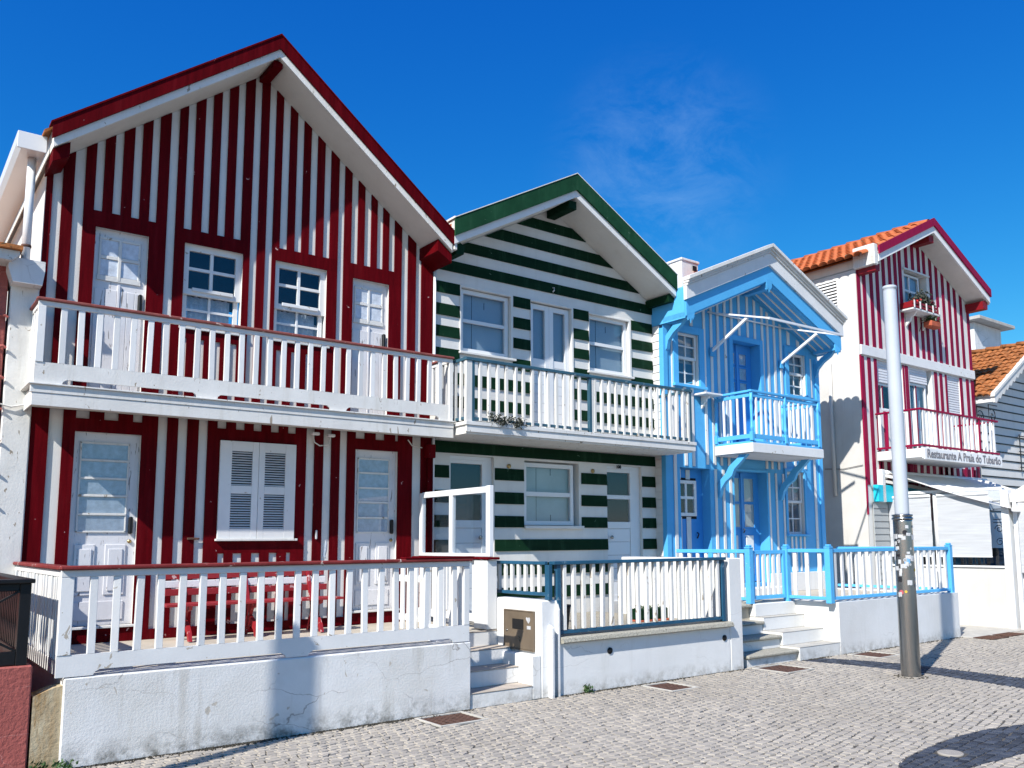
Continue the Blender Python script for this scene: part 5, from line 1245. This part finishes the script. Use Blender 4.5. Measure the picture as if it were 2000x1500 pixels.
# lace bargeboard
pts = []; n = 26
for i in range(n+1):
    x = 20.74+(FC-20.74)*i/n; pts.append((x, 6.76-FS*(FC-x)))
low = []
for i in range(n, -1, -1):
    x = 20.74+(FC-20.74)*i/n; low.append((x, 6.76-FS*(FC-x)-.16-(.07 if i % 2 else 0)))
prism('lace_bargeboard', 'white_old', pts+low, 9.42, 9.465, fh)
prism('verge', 'white_old', [(20.70, 6.83-FS*2.7), (FC, 6.83), (FC, 6.76), (20.70, 6.76-FS*2.7)], 9.40, 9.56, fh)
box('eave_fascia', 'white_paint', 20.74, 20.78, 9.47, 13.4, 5.02, 5.13, fh, .004)
for yb_ in (9.62, 9.9):
    o = tube('scroll_bracket', 'iron', [(20.80+.30*math.cos(a*.5)*0+ (.02+.018*a)*math.cos(a)+.2, yb_, 4.72+(.02+.018*a)*math.sin(a)) for a in [k*.45 for k in range(20)]], .012, fh, 5)
    tube('bracket_bar', 'iron', [(20.82, yb_, 4.45), (20.82, yb_, 4.98), (21.25, yb_, 4.98)], .014, fh, 5)
lgx = root('garden_lattice', 'black scrolled lattice panel on the banded wall at the right edge', 'lattice', (23.2, 9.9, 4.0))
for x in (23.0, 23.35): tube('lattice_bar', 'iron', [(x, 9.9, 3.5), (x, 9.9, 4.45)], .014, lgx, 5)
for z in (3.6, 4.0, 4.4): tube('lattice_bar', 'iron', [(22.95, 9.9, z), (23.4, 9.9, z)], .014, lgx, 5)
chm = root('rear_chimney', 'white chimney with a flat slab cap behind the old tiled roof', 'chimney', (27, 12.5, 5))
box('stack', 'plaster_old', 25.2, 26.9, 11.9, 12.5, 4.5, 8.15, chm, .01)
tag(chm, 'white chimney with a flat slab cap behind the old tiled roof', 'chimney')
box('slab_cap', 'concrete', 24.95, 27.2, 11.6, 12.85, 8.16, 8.26, chm, .01)

# things of the restaurant block, built too near, scaled up about the camera position
for nm_, spot in (('pink_striped_house', (19.965, 10.78, -.18)), ('flower_box', (19.80, 10.56, 7.212)), ('hanging_pot', (20.262, 10.505, 6.915)), ('restaurant_sign', (19.58, 9.669, 3.527)),
                  ('restaurant_awning', (20.02, 10.78, 3.23)), ('turquoise_beam', (18.5625, 10.68925, 2.636)), ('entrance_cladding', (17.71, 10.67, -.18)), ('terrace_wind_break', (18.15, 9.46, -.18)),
                  ('roller_blind', (18.117, 10.241, 1.47)), ('roller_blind.001', (18.117, 9.053, 1.47)), ('iron_grille', (18.249, 8.382, 1.25)), ('street_canopy', (18.92, 7.81, -.18)), ('terrace_table', (19.03, 7.59, -.18)),
                  ('dark_crate', (18.6395, 8.0465, -.18)), ('black_banded_house', (25.63, 10.945, -.18)), ('garden_lattice', (25.52, 10.89, 4.22)), ('rear_chimney', (29.7, 13.75, 5.32))):
    o = bpy.data.objects[nm_]; o.scale = (1.1, 1.1, 1.1); o.location = spot
pvr = box('alley_paving', 'concrete', 16.02, 26, 7.96, 12.5, -.05, .014, None, .004); pvr['kind'] = 'structure'
for (a, b, c, d), lab in (((15.95, 16.55, 7.56, 7.93), 'left of two rusty grates near the white terrace corner'), ((16.7, 17.35, 7.60, 7.93), 'right of two rusty grates near the white terrace corner')):
    o = tag(multi('floor_grate', 'rust', [(a, b, c, c+.03, .0, .022), (a, b, d-.03, d, .0, .022)]+[(a+k*(b-a-.02)/9, a+k*(b-a-.02)/9+.02, c+.03, d-.03, .0, .020) for k in range(10)]+[(a, b, c, d, -.01, .014)], None, .002), lab, 'grate', 'grates by the restaurant')

# ================================================================== salmon neighbour at the left edge
sh = root('salmon_house', 'salmon pink rendered house cut by the left edge of the photo', 'house', (-1, 11, 0))
box('wall', 'salmon', -4.5, 1.06, 11.02, 17, 0, 5.0, sh, .01)
box('pilaster', 'white_old', 1.085, 1.358, 10.99, 11.25, 0, 4.66, sh, .012)
prism('pilaster_cap', 'plaster', [(1.08, 4.65), (1.358, 4.65), (1.375, 4.80), (1.375, 4.92), (1.03, 4.92), (1.03, 4.80)], 10.80, 11.27, sh)
prism('eave', 'white_old', [(-4.6, 4.86), (1.05, 4.86), (1.12, 4.93), (1.12, 4.97), (-4.6, 4.97)], 10.72, 11.02, sh)
prism('roof', 'tile_old', [(10.66, 4.975), (10.66, 5.02), (14, 5.15), (17.2, 5.02), (17.2, 4.975)], -4.6, 1.14, sh, 'x')
for k in range(7): tube('iron_stay', 'salmon', [(.98, 11.0, 4.3-k*.34), (1.05, 10.96, 4.3-k*.34), (1.075, 10.96, 4.28-k*.34)], .016, sh, 6)
tube('wall_cable', 'white_old', [(.92, 11.0, 4.5), (.94, 10.98, 3.55), (1.02, 10.96, 3.33), (1.16, 10.96, 3.30), (1.30, 10.97, 3.34)], .011, sh, 6)
for x0_ in (-2.6, -.4):
    window(sh, x0_, x0_+.8, 1.9, 3.1, 10.97, 'white_paint', .06, (x0_+.4,), (2.5,), .04, .05, ('dark_inside', .045))
sw_ = root('salmon_terrace_wall', 'salmon rendered terrace wall below the black railing at the left edge', 'wall', (0, 8.0, 0))
box('front_wall', 'salmon', -4.5, 1.140, 8.195, 8.42, 0, .852, sw_, .012)
box('side_wall', 'salmon', .92, 1.139, 8.4205, 11.0, 0, .851, sw_, .01)
box('terrace_floor', 'floor_tile', -4.5, .919, 8.4205, 11.01, .5, .80, sw_, 0)
bfz = root('black_railing', 'black wooden railing with crossed braces on the salmon wall', 'railing', (0, 8.0, .87))
BY0 = 8.25
box('post', 'black_paint', 1.02, 1.10, BY0-.03, BY0+.05, .853, 1.50, bfz, .004)
for x in (0.15, -.75, -1.65): box('post', 'black_paint', x, x+.07, BY0-.03, BY0+.05, .853, 1.50, bfz, .004)
box('cap_rail', 'black_paint', -4.5, 1.12, BY0-.07, BY0+.09, 1.501, 1.535, bfz, .006); box('rail', 'black_paint', -4.5, 1.02, BY0-.02, BY0+.035, 1.44, 1.50, bfz, .004)
box('bottom_rail', 'black_paint', -4.5, 1.02, BY0-.02, BY0+.035, .858, .965, bfz, .004)
for x0, x1 in ((.22, 1.02), (-.68, .15), (-1.58, -.75)):
    bar('brace', 'black_paint', (x0, BY0-.012, .965), (x1, BY0-.012, 1.44), .04, .018, bfz); bar('brace', 'black_paint', (x1, BY0+.012, .965), (x0, BY0+.012, 1.44), .04, .018, bfz)
box('cap_rail', 'black_paint', .99, 1.12, BY0+.091, 10.98, 1.501, 1.5345, bfz, .006); box('rail', 'black_paint', 1.03, 1.08, BY0+.051, 10.98, 1.44, 1.50, bfz, .004); box('bottom_rail', 'black_paint', 1.03, 1.08, BY0+.051, 10.98, .858, .965, bfz, .004)
y = BY0+.14
k = 0
while y < 10.95:
    xw = .012 if k % 2 else 0
    prism('slat', 'black_paint', [(y, .966), (y+.05, .966), (y+.06, 1.08), (y+.03, 1.15), (y+.06, 1.24), (y+.04, 1.44), (y-.01, 1.44), (y-.005, 1.26), (y+.005, 1.15), (y-.01, 1.06)], 1.045, 1.062, bfz, 'x')
    y += .115; k += 1

# ================================================================== street poles
def street_pole(x, y, label, stickers):
    r_ = root('street_pole', label, 'pole', (x, y, 0), 'street poles on the pavement')
    lathe('steel_sleeve', 'steel', [(.125, 0), (.123, 2.06)], x, y, 0, r_, 32)
    lathe('collar', 'steel', [(.122, 0), (.136, .004), (.136, .03), (.122, .034), (.122, .045), (.134, .05), (.134, .07), (.10, .075)], x, y, 2.061, r_, 32)
    lathe('upper_shaft', 'pole_paint', [(.0925, 0), (.0895, 3.10), (.0895, 3.13), (.096, 3.135), (.096, 3.165), (.088, 3.175)], x, y, 2.12, r_, 32)
    lathe('foot_flange', 'limestone', [(.15, 0), (.15, .006), (.13, .010)], x, y, .006, r_, 24)
    if stickers:
        rg = random.Random(12)
        base_a = math.atan2(-y, -x)
        mats = ['sticker_white']*16+['sticker_black']*2+['sticker_blue', 'sticker_yellow', 'sticker_red']
        lay = []
        for k in range(44):
            z = 1.06+.92*(rg.random()**.8); a = base_a+rg.uniform(-1.45, 1.45); h = rg.uniform(.025, .07); wdt = rg.uniform(.035, .085)
            lay.append((z, a, h, wdt, rg.choice(mats), rg.random()))
        for k, (z, a, h, wdt, m_, rd) in enumerate(lay):
            bm = bmesh.new(); rr = .1262+.0004*(k % 6); n_ = 10; V0 = []
            da = wdt/.125/2
            if rd < .35:       # round
                cen = bm.verts.new((rr*math.cos(a), rr*math.sin(a), 0)); rim = []
                for q in range(14):
                    t_ = 2*math.pi*q/14; rim.append(bm.verts.new((rr*math.cos(a+da*.8*math.cos(t_)), rr*math.sin(a+da*.8*math.cos(t_)), wdt*.4*math.sin(t_))))
                for q in range(14): bm.faces.new((cen, rim[q], rim[(q+1) % 14]))
            else:
                pr = None
                for q in range(7):
                    aa = a-da+2*da*q/6; j0 = rg.uniform(-.1, .1)*h
                    c = bm.verts.new((rr*math.cos(aa), rr*math.sin(aa), -h/2+j0)); d_ = bm.verts.new((rr*math.cos(aa), rr*math.sin(aa), h/2+j0*.6))
                    if pr: bm.faces.new((pr[0], c, d_, pr[1]))
                    pr = (c, d_)
            link('sticker', to_mesh(bm, 'sticker'), m_, r_, (x, y, z))
            if rd < .35 and m_ == 'sticker_white':
                bm = bmesh.new(); rr += .0003; o_, i_ = [], []
                for q in range(14):
                    t_ = 2*math.pi*q/14
                    for lst, f in ((o_, .6), (i_, .38)): lst.append(bm.verts.new((rr*math.cos(a+da*.8*f*math.cos(t_)), rr*math.sin(a+da*.8*f*math.cos(t_)), wdt*.4*f*math.sin(t_))))
                for q in range(14): bm.faces.new((o_[q], o_[(q+1) % 14], i_[(q+1) % 14], i_[q]))
                link('sticker_ring', to_mesh(bm, 'sticker_ring'), 'sticker_black', r_, (x, y, z))
    return r_
street_pole(10.95, 6.30, 'tall pole, pale grey above a sticker covered steel sleeve', True)
street_pole(-1.30, 6.30, 'matching pole standing left of the view, seen by its shadow on the white wall', False)

# ================================================================== weeds, moss and litter along the walls
for (x, y, n_, lab) in ((1.22, 8.16, 70, 'green weed at the foot of the ochre stained wall'), (1.38, 8.14, 60, 'green weed at the left corner of the stained white wall'), (6.93, 8.14, 80, 'small green weed at the foot of the clean white wall')):
    wd_ = root('weed', lab, 'weed', (x, y, 0), 'weeds in the paving joints')
    leaf_clump('foliage', 'leaf', [(x, y, .04), (x-.03, y, .06), (x+.03, y, .05)], n_, .022, (.025, .015, .022), wd_, int(x*10))
V, F = [], []; rg = random.Random(5)
def crumb(x, y, z, s):
    b0 = len(V)
    for dx, dy, dz in ((1, 0, 0), (-.6, .8, 0), (-.6, -.8, 0), (0, 0, .7)): V.append((x+dx*s*rg.uniform(.6, 1.3), y+dy*s*rg.uniform(.6, 1.3), z+dz*s))
    F.extend([(b0, b0+1, b0+3), (b0+1, b0+2, b0+3), (b0+2, b0, b0+3), (b0, b0+2, b0+1)])
for xa, xb, n_ in ((1.4, 5.3, 2200), (6.5, 9.85, 800), (11.2, 16.0, 900)):
    for k in range(n_):
        x = rg.uniform(xa, xb); cl = mnoise.noise(Vector((x*1.7, 2.2, 0)))
        if rg.random() > .45+cl: continue
        crumb(x, 8.175-abs(rg.gauss(0, .035)), .006, rg.uniform(.006, .02))
for k in range(60):
    a = rg.uniform(0, 6.28); crumb(10.95+math.cos(a)*rg.uniform(.13, .22), 6.30+math.sin(a)*rg.uniform(.13, .22), .008, rg.uniform(.01, .02))
me = bpy.data.meshes.new('wall_foot_dirt'); me.from_pydata(V, [], F); o = link('wall_foot_dirt', me, 'moss', None, (0, 0, 0)); o['kind'] = 'stuff'
o['label'] = 'crumbs of dirt and moss along the foot of the walls'; o['category'] = 'dirt'
